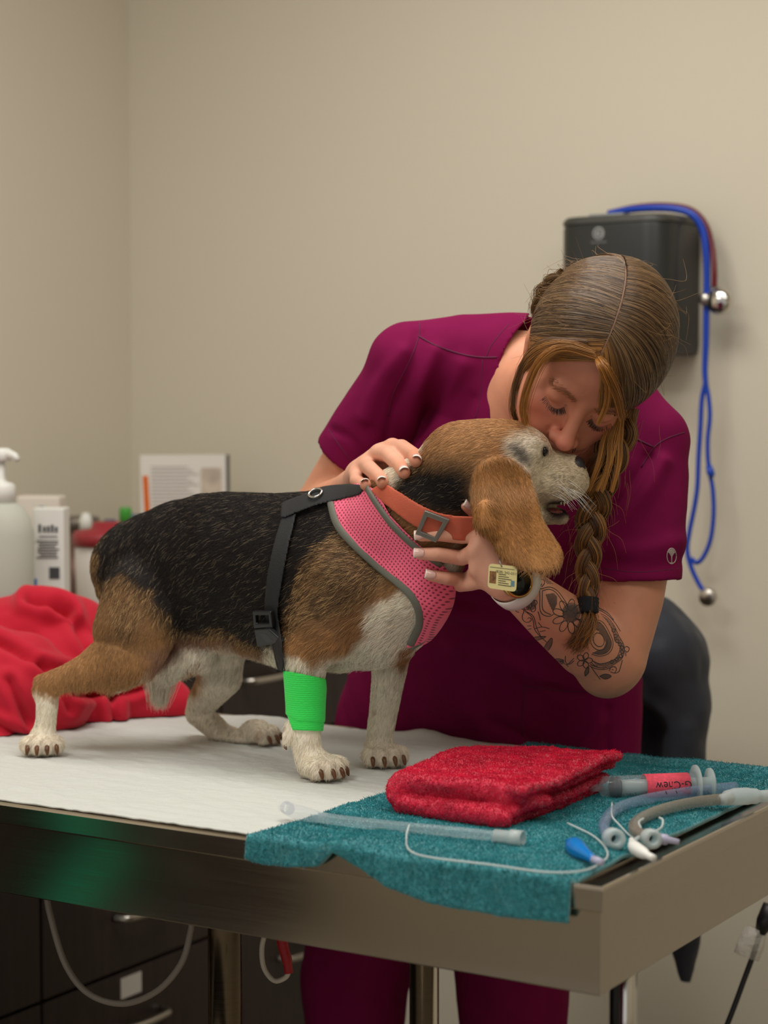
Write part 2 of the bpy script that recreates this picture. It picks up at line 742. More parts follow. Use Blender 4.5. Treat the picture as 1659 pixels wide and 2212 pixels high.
# an unseen teal cloth, added to give the table edge its green reflection
M_tealcloth = mat('teal_cloth', srgb(24, 190, 150), 0.9, sheen=0.3, bump=(300, 0.3, 0.002))
g = []
nA, nB = 24, 16
for a in range(nA + 1):
    for b_ in range(nB + 1):
        w_ = -0.668 + 0.108 * b_ / nB
        z_ = 0.93 - 0.52 * a / nA
        g.append(RW(SF + 0.062 + 0.012 * math.sin(w_ * 90) * (0.4 + a / nA), w_, z_))
fa = [[a * (nB + 1) + q, a * (nB + 1) + q + 1, (a + 1) * (nB + 1) + q + 1, (a + 1) * (nB + 1) + q] for a in range(nA) for q in range(nB)]
tw = link('reflection_cloth', mesh_np('reflection_cloth', g, fa), M_tealcloth)
sd = tw.modifiers.new('thick', 'SOLIDIFY')
sd.thickness = 0.006
tag(tw, 'unseen teal cloth before the left cabinets, added for its reflection in the table edge', 'towel')

# ------------------------------------------------------------------ things on the worktop
M_jug = mat('translucent_plastic', srgb(214, 216, 204), 0.35, trans=0.25, ior=1.1)
M_liq = mat('pale_liquid', srgb(180, 182, 178), 0.3)


def top_at(px, s):
    """spot on the worktop under a pixel column"""
    d = ray(px, 1200)
    k = (s - np.dot(CAM - B0, U)) / np.dot(d, U)
    p = CAM + d * k
    return np.array([p[0], p[1], ZC])


def zat(p, py):
    """height at the point's distance that shows at row py"""
    return P(0, py, p[1])[2]


# pump bottle
p = top_at(4, -1.46)
o = empty('pump_bottle', p, 'cloudy white pump bottle at the left edge of the picture, on the worktop', 'bottle')
zt = zat(p, 968)
zs_ = zat(p, 1085)
H = zs_ - ZC
MB().lathe(p, [(0.050, 0), (0.054, 0.006), (0.054, H * 0.80), (0.050, H * 0.90), (0.034, H * 0.98), (0.022, H)], n=40).build('bottle_body', M_jug, o, True)
MB().lathe(p + [0, 0, H], [(0.024, 0), (0.024, 0.028), (0.021, 0.032), (0.010, 0.036), (0.0075, 0.040), (0.0075, zt - zs_ - 0.014)], n=32).build('pump_collar', M_white, o, True)
hd = p + np.array([0, 0, zt - ZC])
m = MB()
m.lathe(hd - [0, 0, 0.022], [(0.016, 0), (0.019, 0.004), (0.019, 0.017), (0.014, 0.022)], n=24)
m.tube([hd + [0, 0, -0.012], hd + U * 0.02 + [0, 0, -0.010], hd + U * 0.032 + [0, 0, -0.013], hd + U * 0.038 + [0, 0, -0.020]], [0.010, 0.008, 0.006, 0.005], 12)
m.build('pump_head', M_white, o, True)

# tall white carton with printing
def carton(px0, px1, pytop, s, name, label, cat, depth, m_):
    a = top_at(px0, s)
    b2 = top_at(px1, s)
    zt_ = zat(a, pytop)
    s0, w0 = sw(a)
    s1, w1 = sw(b2)
    return a, b2, zt_


def facing(a, b, zt_, depth):
    """an upright block whose front face spans a..b (seen square on), depth going away"""
    a, b = np.array(a), np.array(b)
    x = (b - a)
    L = np.linalg.norm(x[:2])
    x = x / np.linalg.norm(x)
    y = np.array([-x[1], x[0], 0])
    c = [a, b, b + y * depth, a + y * depth]
    return [q for q in c] + [np.array([q[0], q[1], zt_]) for q in c], x, y, L


a = top_at(72, -1.46)
b2 = np.array([a[0] + 0.054, a[1] - 0.004, ZC])
zt = zat(a, 1098)
c8, x, y, L = facing(a, b2, zt, 0.045)
o = MB().hexa(c8).build('carton', mat('carton_card', srgb(232, 231, 226), 0.6), bevel=0.002)
tag(o, 'tall narrow white carton with black print and a barcode, between bottle and dog', 'box')
M_ink = mat('print_ink', srgb(70, 70, 74), 0.7)
M_blue = mat('print_blue', srgb(60, 110, 180), 0.6)
M_green = mat('print_green', srgb(50, 110, 70), 0.6)
ctr = (np.array(a) + b2) / 2
zf = lambda py: zat(a, py)
f0 = -y * 0.0005


def plate(name, cx, z0, z1, hw, m_, parent, th=0.0006):
    p0 = ctr + x * (cx - hw) + f0
    p1 = ctr + x * (cx + hw) + f0
    q = [p0 - y * th, p1 - y * th, p1, p0]
    return MB().hexa([[*k[:2], z0] for k in q] + [[*k[:2], z1] for k in q]).build(name, m_, parent)


for k_, (dx_, h_) in enumerate(((-0.015, 1.0), (-0.007, 0.75), (0.000, 0.8), (0.007, 0.95), (0.014, 0.7))):
    plate('print', dx_, zf(1150), zf(1150) + 0.014 * h_, 0.0024, M_ink, o)
plate('print', 0.0, zf(1160), zf(1160) + 0.002, 0.016, M_ink, o)
for row in range(7):
    plate('print', 0.0 if row % 2 else -0.002, zf(1168 + row * 6) - 0.0012, zf(1168 + row * 6) + 0.0008, 0.019 - 0.002 * (row % 3), M_ink, o)
plate('barcode', 0.010, zf(1250), zf(1225), 0.009, M_ink, o)
plate('print', -0.024, zf(1300), zf(1250), 0.003, M_blue, o)

a = top_at(36, -1.66)
b2 = np.array([a[0] + 0.082, a[1] - 0.008, ZC])
zt = zat(a, 1072)
c8, x, y, L = facing(a, b2, zt, 0.05)
ctr = (np.array(a) + b2) / 2
o = MB().hexa(c8).build('carton', mat('carton_card_cream', srgb(226, 218, 206), 0.6), bevel=0.004)
tag(o, 'wider cream carton with blue and green dots, standing behind the narrow white one', 'box')
for cx, m_ in ((0.008, M_blue), (0.022, M_green)):
    q = ctr + x * cx - y * 0.001
    MB().lathe([*q[:2], zat(a, 1102 + 300 * (cx - 0.008))], [(0.008, 0), (0.008, 0.001)], axis=-y, n=20).build('dot', m_, o)

# brown canister
p = top_at(168, -1.82)
zt = zat(p, 1118)
o = empty('canister', p, 'dull brown metal canister with a grey rim, half hidden by the dog', 'canister')
Hc = zt - ZC
MB().lathe(p, [(0.042, 0), (0.044, 0.004), (0.044, Hc - 0.022)], n=36).build('body', mat('brown_metal', srgb(112, 88, 76), 0.35, metal=0.5), o, True)
MB().lathe(p + [0, 0, Hc - 0.022], [(0.046, 0), (0.046, 0.02), (0.040, 0.024)], n=36).build('rim', mat('grey_metal', srgb(120, 112, 102), 0.35, metal=0.6), o, True)

# small white pot in front of the canister
p = top_at(186, -1.70)
zt = zat(p, 1108)
o = empty('dropper_bottle', p, 'slim bottle with a small white cap, before the brown canister', 'bottle')
MB().lathe(p, [(0.016, 0), (0.017, 0.004), (0.017, zt - ZC - 0.05), (0.011, zt - ZC - 0.035)], n=24).build('bottle_body', mat('brown_plastic', srgb(106, 84, 74), 0.3), o, True)
MB().lathe(p + [0, 0, zt - ZC - 0.035], [(0.0125, 0), (0.0125, 0.022), (0.009, 0.030), (0.006, 0.035)], n=24).build('cap', M_white, o, True)

# sharps tub with a red lid
p = top_at(232, -1.50)
zt = zat(p, 1146)
o = empty('sharps_container', p, 'frosted white tub with a red lid, just left of the dog rump', 'container')
Hs = zt - ZC
zl = zat(p, 1172)
MB().lathe(p, [(0.052, 0), (0.055, 0.004), (0.060, zl - ZC)], n=40).build('tub', mat('frosted_tub', srgb(222, 216, 210), 0.4, trans=0.2, ior=1.1), o, True)
MB().lathe([p[0], p[1], zl - 0.004], [(0.064, 0), (0.064, zt - zl - 0.004), (0.058, zt - zl + 0.004), (0.03, zt - zl + 0.008), (0.026, zt - zl + 0.02)], n=40).build('lid', mat('red_lid', srgb(150, 44, 52), 0.4), o, True)

# pens and markers in a holder
p = top_at(290, -1.72)
o = empty('marker_pot', p, 'small blue-rimmed pot by the pencil, above the dog rump', 'pot')
zt = zat(p, 1112)
MB().lathe(p, [(0.026, 0), (0.028, zt - ZC - 0.02), (0.028, zt - ZC)], n=28).build('pot_body', mat('pot_blue', srgb(72, 104, 150), 0.5), o, True)
for (px, py0, py1, col, label, nm) in (
        (272, 1096, 1150, srgb(70, 160, 60), 'marker with a bright green cap above the dog rump', 'marker'),
        (238, 1122, 1160, srgb(40, 64, 110), 'short navy-capped marker left of the green one', 'marker')):
    q = top_at(px, -1.64 if px > 250 else -1.60)
    zz = zat(q, py0)
    ob = empty(nm, q, label, 'marker')
    MB().lathe([q[0], q[1], ZC + 0.002], [(0.007, 0), (0.009, 0.004), (0.009, zz - ZC - 0.035)], n=16).build('barrel', M_white, ob, True)
    MB().lathe([q[0], q[1], zz - 0.034], [(0.0125, 0), (0.0125, 0.028), (0.011, 0.034)], n=16).build('cap', mat(label[:14], col, 0.4), ob, True)
q0, q1 = top_at(330, -1.58), top_at(315, -1.58)
z1 = zat(q1, 1028)
ob = empty('pencil', q0, 'orange pencil leaning upright against the white booklet', 'pencil')
t0 = np.array([q0[0], q0[1], ZC + 0.004])
t1 = np.array([q1[0], q1[1], z1])
MB().tube([t0, t1], 0.0060, 6).build('shaft', mat('orange_paint', srgb(230, 112, 34), 0.4), ob)

# booklet leaning at the wall
a = top_at(306, -1.66)
b2 = top_at(492, -1.45)
b2 = np.array([a[0] + (b2 - a)[0], a[1] + 0.02, ZC])
# keep the width seen in the photo
b2 = P(492, 1000, a[1] + 0.03)
b2[2] = ZC
ztl = zat(a, 984)
o = empty('booklet', a, 'white booklet with faint printed text and a dark spine, standing at the back wall', 'booklet')
c8, x, y, L = facing(a, b2, ztl, 0.010)
ctr = (np.array(a) + b2) / 2
for k in range(4, 8):
    c8[k] = c8[k] + y * 0.03
MB().hexa(c8).build('cover', M_paper, o)
e = [c8[1] - x * 0.001, c8[1] + x * 0.006, c8[2] + x * 0.006, c8[2] - x * 0.001, c8[5] - x * 0.001, c8[5] + x * 0.006, c8[6] + x * 0.006, c8[6] - x * 0.001]
MB().hexa([np.array(k) - y * 0.001 for k in e]).build('spine', mat('dark_spine', srgb(58, 60, 56), 0.5), o)
M_faint = mat('faint_print', srgb(186, 180, 176), 0.8)
M_photo = mat('faint_picture', srgb(190, 176, 160), 0.7, var=(30, 0.3))


def on_cover(u0, u1, v0, v1, m_):
    tl, tr, bl, br = c8[4], c8[5], c8[0], c8[1]
    q = lambda u_, v_: (bl * (1 - u_) + br * u_) * (1 - v_) + (tl * (1 - u_) + tr * u_) * v_ - y * 0.0008
    r = [q(u0, v0), q(u1, v0), q(u1, v1), q(u0, v1)]
    MB().hexa([k for k in r] + [k - y * 0.0006 for k in r]).build('print', m_, o)


for k in range(12):
    on_cover(0.12, 0.55 + 0.06 * (k % 3), 0.93 - k * 0.022 - 0.008, 0.93 - k * 0.022, M_faint)
on_cover(0.70, 0.94, 0.70, 0.92, M_photo)

# ================================================================== the steel table
TL, TW_, APZ = -1.24, 0.70, 0.787
tb = empty('exam_table', RW(-0.62, 0.35, 0), 'stainless steel examination table with a raised rim, under the dog', 'table')
m = MB()
m.box(TL + 0.05, -0.05, 0.05, TW_ - 0.05, ZT - 0.016, ZT - 0.0085)
m.build('tabletop', M_steel, tb)


def ring(m, prof):
    """sweep a profile of (inset, z) around the table edge"""
    n = len(prof)
    rings = []
    for (i, z) in prof:
        rings.append([RW(TL + i, i, z), RW(-i, i, z), RW(-i, TW_ - i, z), RW(TL + i, TW_ - i, z)])
    vs = [q for r in rings for q in r]
    fs = []
    for j in range(n - 1):
        for k in range(4):
            k2 = (k + 1) % 4
            fs.append([j * 4 + k, j * 4 + k2, (j + 1) * 4 + k2, (j + 1) * 4 + k])
    m.add(vs, fs)


m = MB()
ring(m, [(0.060, ZT - 0.010), (0.044, ZT - 0.009), (0.006, ZT + 0.0008), (0.004, ZT + 0.0015), (0.0015, ZT + 0.0005), (0.0, ZT - 0.002),
         (0.0015, ZT - 0.024), (0.004, ZT - 0.0255), (0.0045, ZT - 0.027), (0.0045, APZ + 0.0015), (0.006, APZ), (0.03, APZ), (0.03, APZ + 0.004), (0.007, APZ + 0.004)])
rim = m.build('rim', M_steel, tb)
auto_smooth(rim, 25)
MB().box(-0.80, -0.30, 0.04, TW_ - 0.04, ZT - 0.05, ZT - 0.012).build('underframe', M_steel, tb)
for (s_, w_) in ((-0.572, 0.13), (-0.546, 0.572)):
    q = RW(s_, w_, 0)
    MB().lathe(q, [(0.045, 0), (0.045, 0.01), (0.021, 0.014), (0.021, ZT - 0.05)], n=32).build('leg', M_steel, tb, True)
    MB().box(s_ - 0.06, s_ + 0.05, w_ - 0.04, w_ + 0.04, APZ - 0.006, APZ + 0.004).build('leg_plate', M_steel, tb)
    for ds in (-0.045, 0.035):
        MB().lathe(RW(s_ + ds, w_ - 0.03, APZ - 0.012), [(0.006, 0), (0.006, 0.006)], n=6).build('bolt', M_nickel, tb)
MB().box(-0.62, -0.50, 0.13, 0.572, 0.0, 0.03).build('foot_bar', M_steel, tb)

# cables below the table
def cable(name, pts, r, m_, label, cat='cable'):
    o = MB().tube(spline(pts, 10), r, 10).build(name, m_, None, True)
    return tag(o, label, cat)


M_gcab = mat('grey_cable', srgb(128, 120, 112), 0.5)
M_wcab = mat('white_cable', srgb(205, 196, 182), 0.5)
w_ = 0.10
cable('cable', [PW(100, 1930, w_), PW(108, 1975, w_), PW(140, 2080, w_), PW(190, 2145, w_), PW(265, 2168, w_), PW(340, 2140, w_), PW(392, 2080, w_), PW(412, 2010, w_), PW(413, 1985, w_)],
      0.0042, M_gcab, 'grey cable hanging in a loop below the table front, left of the post')
w_ = 0.30
o = empty('lead', PW(590, 2010, w_), 'white lead with a red sleeve looped below the table, right of the post', 'cable')
pts = [PW(578, 2000, w_), PW(566, 2045, w_), PW(570, 2090, w_), PW(592, 2118, w_), PW(616, 2112, w_), PW(624, 2098, w_)]
MB().tube(spline(pts, 8), 0.0034, 10).build('wire', M_wcab, o, True)
MB().tube(spline([PW(606, 2015, w_), PW(612, 2045, w_), PW(620, 2075, w_), PW(624, 2102, w_)], 5), [0.0075] * 6 + [0.007] * 5 + [0.006] * 5, 12).build('sleeve', mat('red_sleeve', srgb(170, 22, 36), 0.45), o, True)

# ================================================================== the dog
WM = 0.39
ZP = ZT + 0.003                        # top of the pad it stands on


def D(px, py, dw=0.0):
    return PW(px, py, WM + dw)


def RP(rpx, p):
    return rpx * p[1] / F


def chain(spec, flat=None, plane=D):
    """spec: (px, py, depth, radius in px) along a limb"""
    ps = [plane(a, b_, c) for a, b_, c, r in spec]
    return Cone(ps, [RP(s[3], q) for s, q in zip(spec, ps)], flat)


DH = 0.0027
dog_root = empty('dog', D(500, 1640), 'black, tan and white beagle in a pink harness, standing on the steel table', 'dog')
FD = Field(np.array([-0.52, 2.32, ZT - 0.01]), np.array([0.30, 2.98, ZT + 0.50]), DH)

# trunk
FD.add(chain([(300, 1232, 0, 104), (400, 1226, 0, 136), (500, 1232, 0, 156), (620, 1248, 0, 168), (720, 1256, 0, 178), (800, 1280, 0, 152), (858, 1304, 0, 100)], (V, 0.76)), 0.02)
FD.add(chain([(262, 1222, 0, 52), (330, 1180, 0, 62), (450, 1140, 0, 66), (600, 1140, 0, 62), (700, 1130, 0, 64)], (V, 0.9)), 0.03)
FD.add(chain([(640, 1340, 0, 88), (740, 1360, 0, 80), (840, 1352, 0, 70)], (V, 0.8)), 0.02)
FD.add(chain([(420, 1330, 0, 62), (520, 1345, 0, 62), (620, 1365, 0, 66)], (V, 0.9)), 0.02)
# neck
FD.add(Cone([D(740, 1175, 0.0), D(830, 1148, -0.002), P(915, 1092, 2.535), P(990, 1030, 2.512)], [RP(112, D(740, 1175)), RP(118, D(830, 1150)), RP(106, D(910, 1090)), RP(92, D(990, 1030))], (V, 0.80)), 0.02)
FD.add(Cone([P(960, 1160, 2.535), P(905, 1270, 2.55)], [0.036, 0.044]), 0.03)
# hind near leg
FD.add(chain([(305, 1290, -0.045, 84), (285, 1360, -0.062, 84), (262, 1412, -0.078, 62), (190, 1448, -0.098, 38), (128, 1472, -0.108, 26), (104, 1488, -0.111, 26), (100, 1550, -0.114, 22.5), (92, 1608, -0.116, 25)], (V, 0.92)), 0.018)
FD.add(chain([(330, 1330, -0.05, 62), (300, 1420, -0.07, 46), (240, 1468, -0.085, 26)], (V, 0.8)), 0.015)
FD.add(chain([(128, 1468, -0.108, 18), (92, 1474, -0.112, 17), (86, 1492, -0.113, 15)]), 0.012)
# hind far leg
FD.add(chain([(420, 1310, 0.04, 90), (470, 1410, 0.07, 62), (478, 1460, 0.085, 47), (438, 1515, 0.10, 33), (428, 1540, 0.105, 28), (480, 1586, 0.105, 24.5), (530, 1604, 0.105, 23)], (V, 0.9)), 0.018)
# fore near leg
FD.add(chain([(745, 1270, -0.042, 104), (700, 1350, -0.060, 74), (664, 1402, -0.066, 55), (660, 1450, -0.064, 41), (660, 1520, -0.060, 36), (660, 1580, -0.059, 34), (664, 1625, -0.060, 32), (678, 1655, -0.060, 33)], (V, 0.9)), 0.018)
FD.add(chain([(630, 1385, -0.06, 24), (640, 1410, -0.062, 26)]), 0.015)
FD.add(chain([(628, 1572, -0.066, 15), (622, 1592, -0.070, 13), (618, 1606, -0.072, 9)]), 0.008)
# fore far leg
FD.add(chain([(830, 1330, 0.04, 74), (845, 1410, 0.050, 43), (838, 1470, 0.056, 36), (828, 1540, 0.058, 31), (820, 1590, 0.058, 29.5), (818, 1628, 0.058, 31)], (V, 0.9)), 0.018)
# sheath with its tuft
FD.add(chain([(430, 1410, 0.0, 34), (380, 1432, 0.0, 32), (348, 1458, 0.0, 24), (345, 1484, 0.0, 10)]), 0.02)
# tail, let down on the far side
FD.add(chain([(238, 1196, 0.02, 20), (236, 1270, 0.075, 15), (262, 1350, 0.09, 10)]), 0.012)

CLAWS = []


def paw(px, py, dw, fwd, spread, L=0.022, r=0.0125):
    """four toes in front of a foot pad; fwd a world direction"""
    c = PW(px, py, WM + dw)
    c[2] = ZP + 0.014
    f = np.array([fwd[0], fwd[1], 0.0])
    f /= np.linalg.norm(f)
    l = np.array([-f[1], f[0], 0])
    FD.add(Ell(c + [0, 0, 0.003], (0.024, 0.020, 0.018), [f, l, (0, 0, 1)]), 0.012)
    for k, (a, b_) in enumerate(((0.72, -1.5), (1.0, -0.52), (1.0, 0.52), (0.72, 1.5))):
        q = c + f * L * a + l * spread * b_
        q[2] = ZP + r * 0.95
        back = c + f * L * 0.1 + l * spread * b_ * 0.6 + [0, 0, 0.006]
        FD.add(Cone([back, q + [0, 0, 0.004], q + f * 0.004], [r * 0.80, r * 0.98, r * 0.84]), 0.0012)
        CLAWS.append((q + f * (r * 0.6) + [0, 0, 0.0], f + l * b_ * 0.12))


paw(92, 1632, -0.117, (0.15, -1.0), 0.0125, 0.019, 0.0125)
paw(553, 1606, 0.106, (0.95, -0.42), 0.0112, 0.023, 0.0115)
paw(684, 1676, -0.060, (0.62, -0.72), 0.0132, 0.028, 0.0135)
paw(824, 1650, 0.058, (0.30, -0.95), 0.0136, 0.022, 0.0130)

# head
YH = 2.505
FD.add(Ell(P(1048, 1002, YH), (0.066, 0.052, 0.056)), 0.02)
FD.add(Ell(P(1112, 985, YH), (0.046, 0.045, 0.041)), 0.018)
FD.add(Ell(P(985, 1000, YH + 0.005), (0.040, 0.044, 0.046)), 0.02)
FD.add(Ell(P(1085, 1050, YH - 0.008), (0.050, 0.045, 0.042)), 0.02)
FD.add(Ell(P(1148, 968, YH - 0.022), (0.022, 0.018, 0.018)), 0.012)
FD.add(Ell(P(1150, 964, YH + 0.020), (0.020, 0.018, 0.018)), 0.012)
FD.add(Cone([P(1140, 1022, YH), P(1190, 1030, YH), P(1226, 1036, YH)], [0.032, 0.0295, 0.0245], ((0, 1, 0), 0.90)), 0.014)
FD.add(Cone([P(1150, 1048, YH - 0.010), P(1205, 1046, YH - 0.012), P(1236, 1040, YH - 0.008)], [0.023, 0.026, 0.019]), 0.010)
FD.add(Cone([P(1150, 1048, YH + 0.012), P(1205, 1046, YH + 0.014), P(1236, 1040, YH + 0.010)], [0.022, 0.025, 0.018]), 0.010)
FD.add(Cone([P(1196, 1000, YH), P(1238, 1004, YH)], [0.013, 0.012]), 0.01)
# jaw
FD.add(Cone([P(1105, 1082, YH), P(1165, 1110, YH), P(1212, 1115, YH)], [0.024, 0.0135, 0.0100], ((0, 1, 0), 1.5)), 0.008)
FD.cut(Cone([P(1188, 1096, YH - 0.034), P(1228, 1096, YH - 0.020), P(1240, 1094, YH + 0.01)], [0.0055, 0.0075, 0.008]), 0.004)
FD.cut(Cone([P(1196, 1097, YH - 0.010), P(1234, 1095, YH - 0.008)], [0.0068, 0.0072], ((0, 1, 0), 1.7)), 0.004)
# eye slit socket
EYE = P(1176, 975, YH - 0.030)
FD.cut(Ell(EYE + [0.002, -0.006, 0], (0.0040, 0.008, 0.010)), 0.004)

# ear: a folded flap hanging from the side of the skull, over the hand
EAR = [(1036, 1000), (1070, 985), (1110, 992), (1142, 1022), (1160, 1070), (1172, 1120), (1196, 1160), (1213, 1190), (1208, 1216), (1185, 1228),
       (1150, 1228), (1108, 1216), (1080, 1200), (1060, 1170), (1046, 1150), (1024, 1138), (1020, 1104), (1014, 1066), (1020, 1030)]


class EarFlap:
    def __init__(self):
        self.poly = spline([list(q) for q in EAR] + [list(EAR[0])], 4)[:-1]
        a = np.array([P(x_, y_, 2.45) for x_, y_ in EAR])
        self.lo = a.min(0) - 0.02
        self.hi = a.max(0) + 0.02
        self.lo[1], self.hi[1] = 2.36, 2.51

    def __call__(self, x, y, z):
        x, y, z = np.broadcast_arrays(x, y, z)
        sh = x.shape
        pt = np.stack([x.ravel(), y.ravel(), z.ravel()], 1).astype(float)
        flat = pt.copy()
        # outline lives on an upright plane facing the viewer; evaluated at that plane's depth
        q = np.stack([CX + F * pt[:, 0] / 2.45, np.full(len(pt), 0.0)], 1)
        flat[:, 1] = 2.45
        q = proj(flat)
        d2 = polydist(q, self.poly) * 2.45 / F
        h = np.clip((1.335 - pt[:, 2]) / 0.15, -0.3, 1.2)                 # 0 at the root, 1 at the tip
        mid = 2.458 - 0.040 * h - 0.016 * h * h + 0.10 * np.maximum(pt[:, 0] - (0.118 + 0.055 * h), 0) \
            + 0.006 * np.sin(pt[:, 0] * 75 + pt[:, 2] * 40) * np.clip(h, 0, 1)
        back = np.clip((q[:, 0] - 1062) / 30, -1.6, 0) ** 2 * 0.008       # rear edge rolls inwards
        mid = mid + back
        th = 0.0062 + 0.0035 * np.clip(1 - h * 2.5, 0, 1)
        dy = np.abs(pt[:, 1] - mid) - th
        a = d2 + 0.005
        d = np.minimum(np.maximum(a, dy + 0.005), 0) + np.sqrt(np.maximum(a, 0) ** 2 + np.maximum(dy + 0.005, 0) ** 2) - 0.005
        return d.reshape(sh).astype(np.float32)


FD0 = FD.D.copy()                      # the skin without its ear flap
FD.add(EarFlap(), 0.004)
FD.add(Cone([P(1048, 1100, 2.432), P(1054, 1135, 2.424), P(1062, 1152, 2.42)], [0.010, 0.012, 0.008]), 0.005)
dv, df = FD.mesh(2)
dv[:, 2] = np.maximum(dv[:, 2], ZP)
dn = vnormals(dv, df)
dq = proj(dv)

# ---- coat colours (by the dog's own flank map)
BLK, BRN = np.array(srgb(34, 28, 26)), np.array(srgb(84, 66, 50))
TAN, TAN2, WHT, GRY = np.array(srgb(176, 131, 86)), np.array(srgb(156, 108, 66)), np.array(srgb(242, 230, 210)), np.array(srgb(150, 138, 122))
PINKSKIN = np.array(srgb(170, 130, 118))
POLY = {
    'saddle': [(190, 1230), (205, 1150), (300, 1040), (500, 1020), (720, 1020), (800, 1090), (760, 1140), (700, 1190), (660, 1250), (640, 1330), (615, 1392), (612, 1420), (560, 1405), (480, 1372), (405, 1380), (372, 1366), (345, 1325), (318, 1288), (265, 1252), (225, 1268)],
    'agouti': [(700, 1060), (820, 1040), (860, 1150), (860, 1240), (800, 1300), (740, 1340), (690, 1350), (640, 1350), (650, 1290), (680, 1220), (720, 1150)],
    'thighbrown': [(212, 1250), (300, 1262), (340, 1330), (300, 1400), (240, 1400), (214, 1330)],
    'chest': [(792, 1318), (840, 1290), (905, 1262), (990, 1180), (1010, 1330), (900, 1420), (860, 1460), (720, 1460), (690, 1440), (712, 1428), (760, 1400), (800, 1368)],
    'forewhite': [(585, 1395), (620, 1408), (650, 1424), (690, 1426), (730, 1412), (760, 1470), (760, 1720), (560, 1720), (560, 1440)],
    'hindwhite': [(20, 1500), (72, 1496), (110, 1508), (140, 1512), (180, 1516), (225, 1504), (280, 1482), (330, 1462), (338, 1486), (250, 1560), (200, 1700), (20, 1700)],
    'belly': [(322, 1420), (400, 1372), (470, 1384), (560, 1416), (612, 1424), (640, 1460), (500, 1460), (460, 1440), (380, 1470), (330, 1470)],
    'bellywhite': [(400, 1398), (470, 1392), (560, 1418), (612, 1432), (640, 1470), (520, 1660), (380, 1660), (385, 1500), (300, 1560), (310, 1470), (380, 1430)],
    'farfore': [(770, 1400), (850, 1420), (885, 1400), (905, 1700), (760, 1700)],
    'farforetan': [(862, 1392), (905, 1380), (890, 1425), (872, 1446), (860, 1430)],
    'farhindtan': [(405, 1440), (432, 1432), (438, 1470), (424, 1500), (402, 1500), (410, 1470)],
    'neckblack': [(850, 1040), (900, 1000), (960, 980), (1010, 1000), (1020, 1060), (1030, 1120), (940, 1120), (870, 1080), (845, 1060)],
    'neckgriz': [(850, 1020), (900, 970), (950, 945), (1005, 960), (1035, 1000), (1030, 1060), (1030, 1120), (860, 1080)],
    'headtan': [(900, 990), (940, 930), (1010, 880), (1130, 880), (1180, 950), (1130, 950), (1100, 960), (1060, 990), (1010, 1010), (950, 1000)],
    'muzzle': [(1160, 950), (1185, 975), (1290, 960), (1290, 1160), (1130, 1160), (1120, 1080), (1140, 1020), (1150, 990)],
    'brow': [(1098, 950), (1130, 935), (1165, 932), (1190, 960), (1185, 990), (1160, 1030), (1150, 1060), (1135, 1030), (1115, 1000), (1100, 975)],
    'eyedark': [(1110, 962), (1122, 966), (1144, 984), (1146, 1002), (1130, 1000), (1118, 984)],
    'nape': [(836, 1012), (850, 980), (925, 950), (905, 975), (870, 1030), (850, 1062), (838, 1050)],
}


def wgt(name, soft, jit=None):
    d = polydist(dq, POLY[name]) if name in POLY else None
    if jit is not None:
        d = d + jit
    return np.clip(0.5 - d / (2 * soft), 0, 1)[:, None]


jn = vnoise(dv, 160, 1) * 6 + vnoise(dv, 60, 2) * 8
cols = np.tile(TAN, (len(dv), 1))


def layer(name, col, soft, amt=1.0, cols=None, j=1.0):
    w_ = wgt(name, soft, jn * j) * amt
    cols[:] = cols * (1 - w_) + col * w_


layer('thighbrown', BRN, 40, 0.55, cols)  # darker agouti brown of the thigh coat
layer('agouti', BRN, 34, 0.75, cols)
layer('saddle', BLK, 22, 1.0, cols)
layer('belly', PINKSKIN * 0.7, 16, 0.8, cols)
layer('bellywhite', WHT * 0.92, 10, 1.0, cols)
layer('chest', WHT, 9, 1.0, cols)
layer('farfore', WHT * 0.9, 9, 1.0, cols)
layer('farforetan', TAN2, 6, 1.0, cols)
layer('forewhite', WHT, 8, 1.0, cols)
layer('hindwhite', WHT, 8, 1.0, cols)
layer('farhindtan', TAN, 8, 0.9, cols)
hx = dq[:, 0] > 850
hd_ = np.where(hx & (dv[:, 2] > 1.2), 1.0, 0.0)[:, None]
head_base = np.tile(TAN2 * 1.1, (len(dv), 1))
wh = hd_ * np.clip((dq[:, 0:1] - 900) / 60, 0, 1)
keep = 1 - np.maximum(wgt('chest', 9, jn), 0)
cols[:] = cols * (1 - wh * keep) + head_base * wh * keep
layer('neckgriz', np.array(srgb(88, 68, 50)), 40, 0.85, cols)
layer('neckblack', BLK * 0.9, 24, 1.0, cols)
layer('headtan', TAN * 1.05, 26, 0.9, cols)
layer('brow', WHT * 0.9, 14, 0.85, cols)
layer('muzzle', np.array(srgb(196, 180, 152)), 10, 0.95, cols)
layer('eyedark', BLK * 2.2, 8, 0.8, cols)
layer('nape', WHT, 6, 0.9, cols)
# ear: golden tan, paler at the root, only on the flap itself
we = wgt('x_ear', 3) if False else np.clip(0.5 - polydist(dq, EAR) / 5, 0, 1)[:, None] * (dv[:, 1:2] < 2.474)
earc = np.array(srgb(160, 110, 60)) * (1 + 0.22 * vnoise(dv, 55, 5)[:, None]) + np.clip(1 - np.abs(dq[:, 1:2] - 1062) / 36, 0, 1) * np.array(srgb(96, 84, 70)) \
    + np.clip((dq[:, 1:2] - 1165) / 60, 0, 1) * np.array(srgb(70, 60, 44))
cols[:] = cols * (1 - we) + earc * we
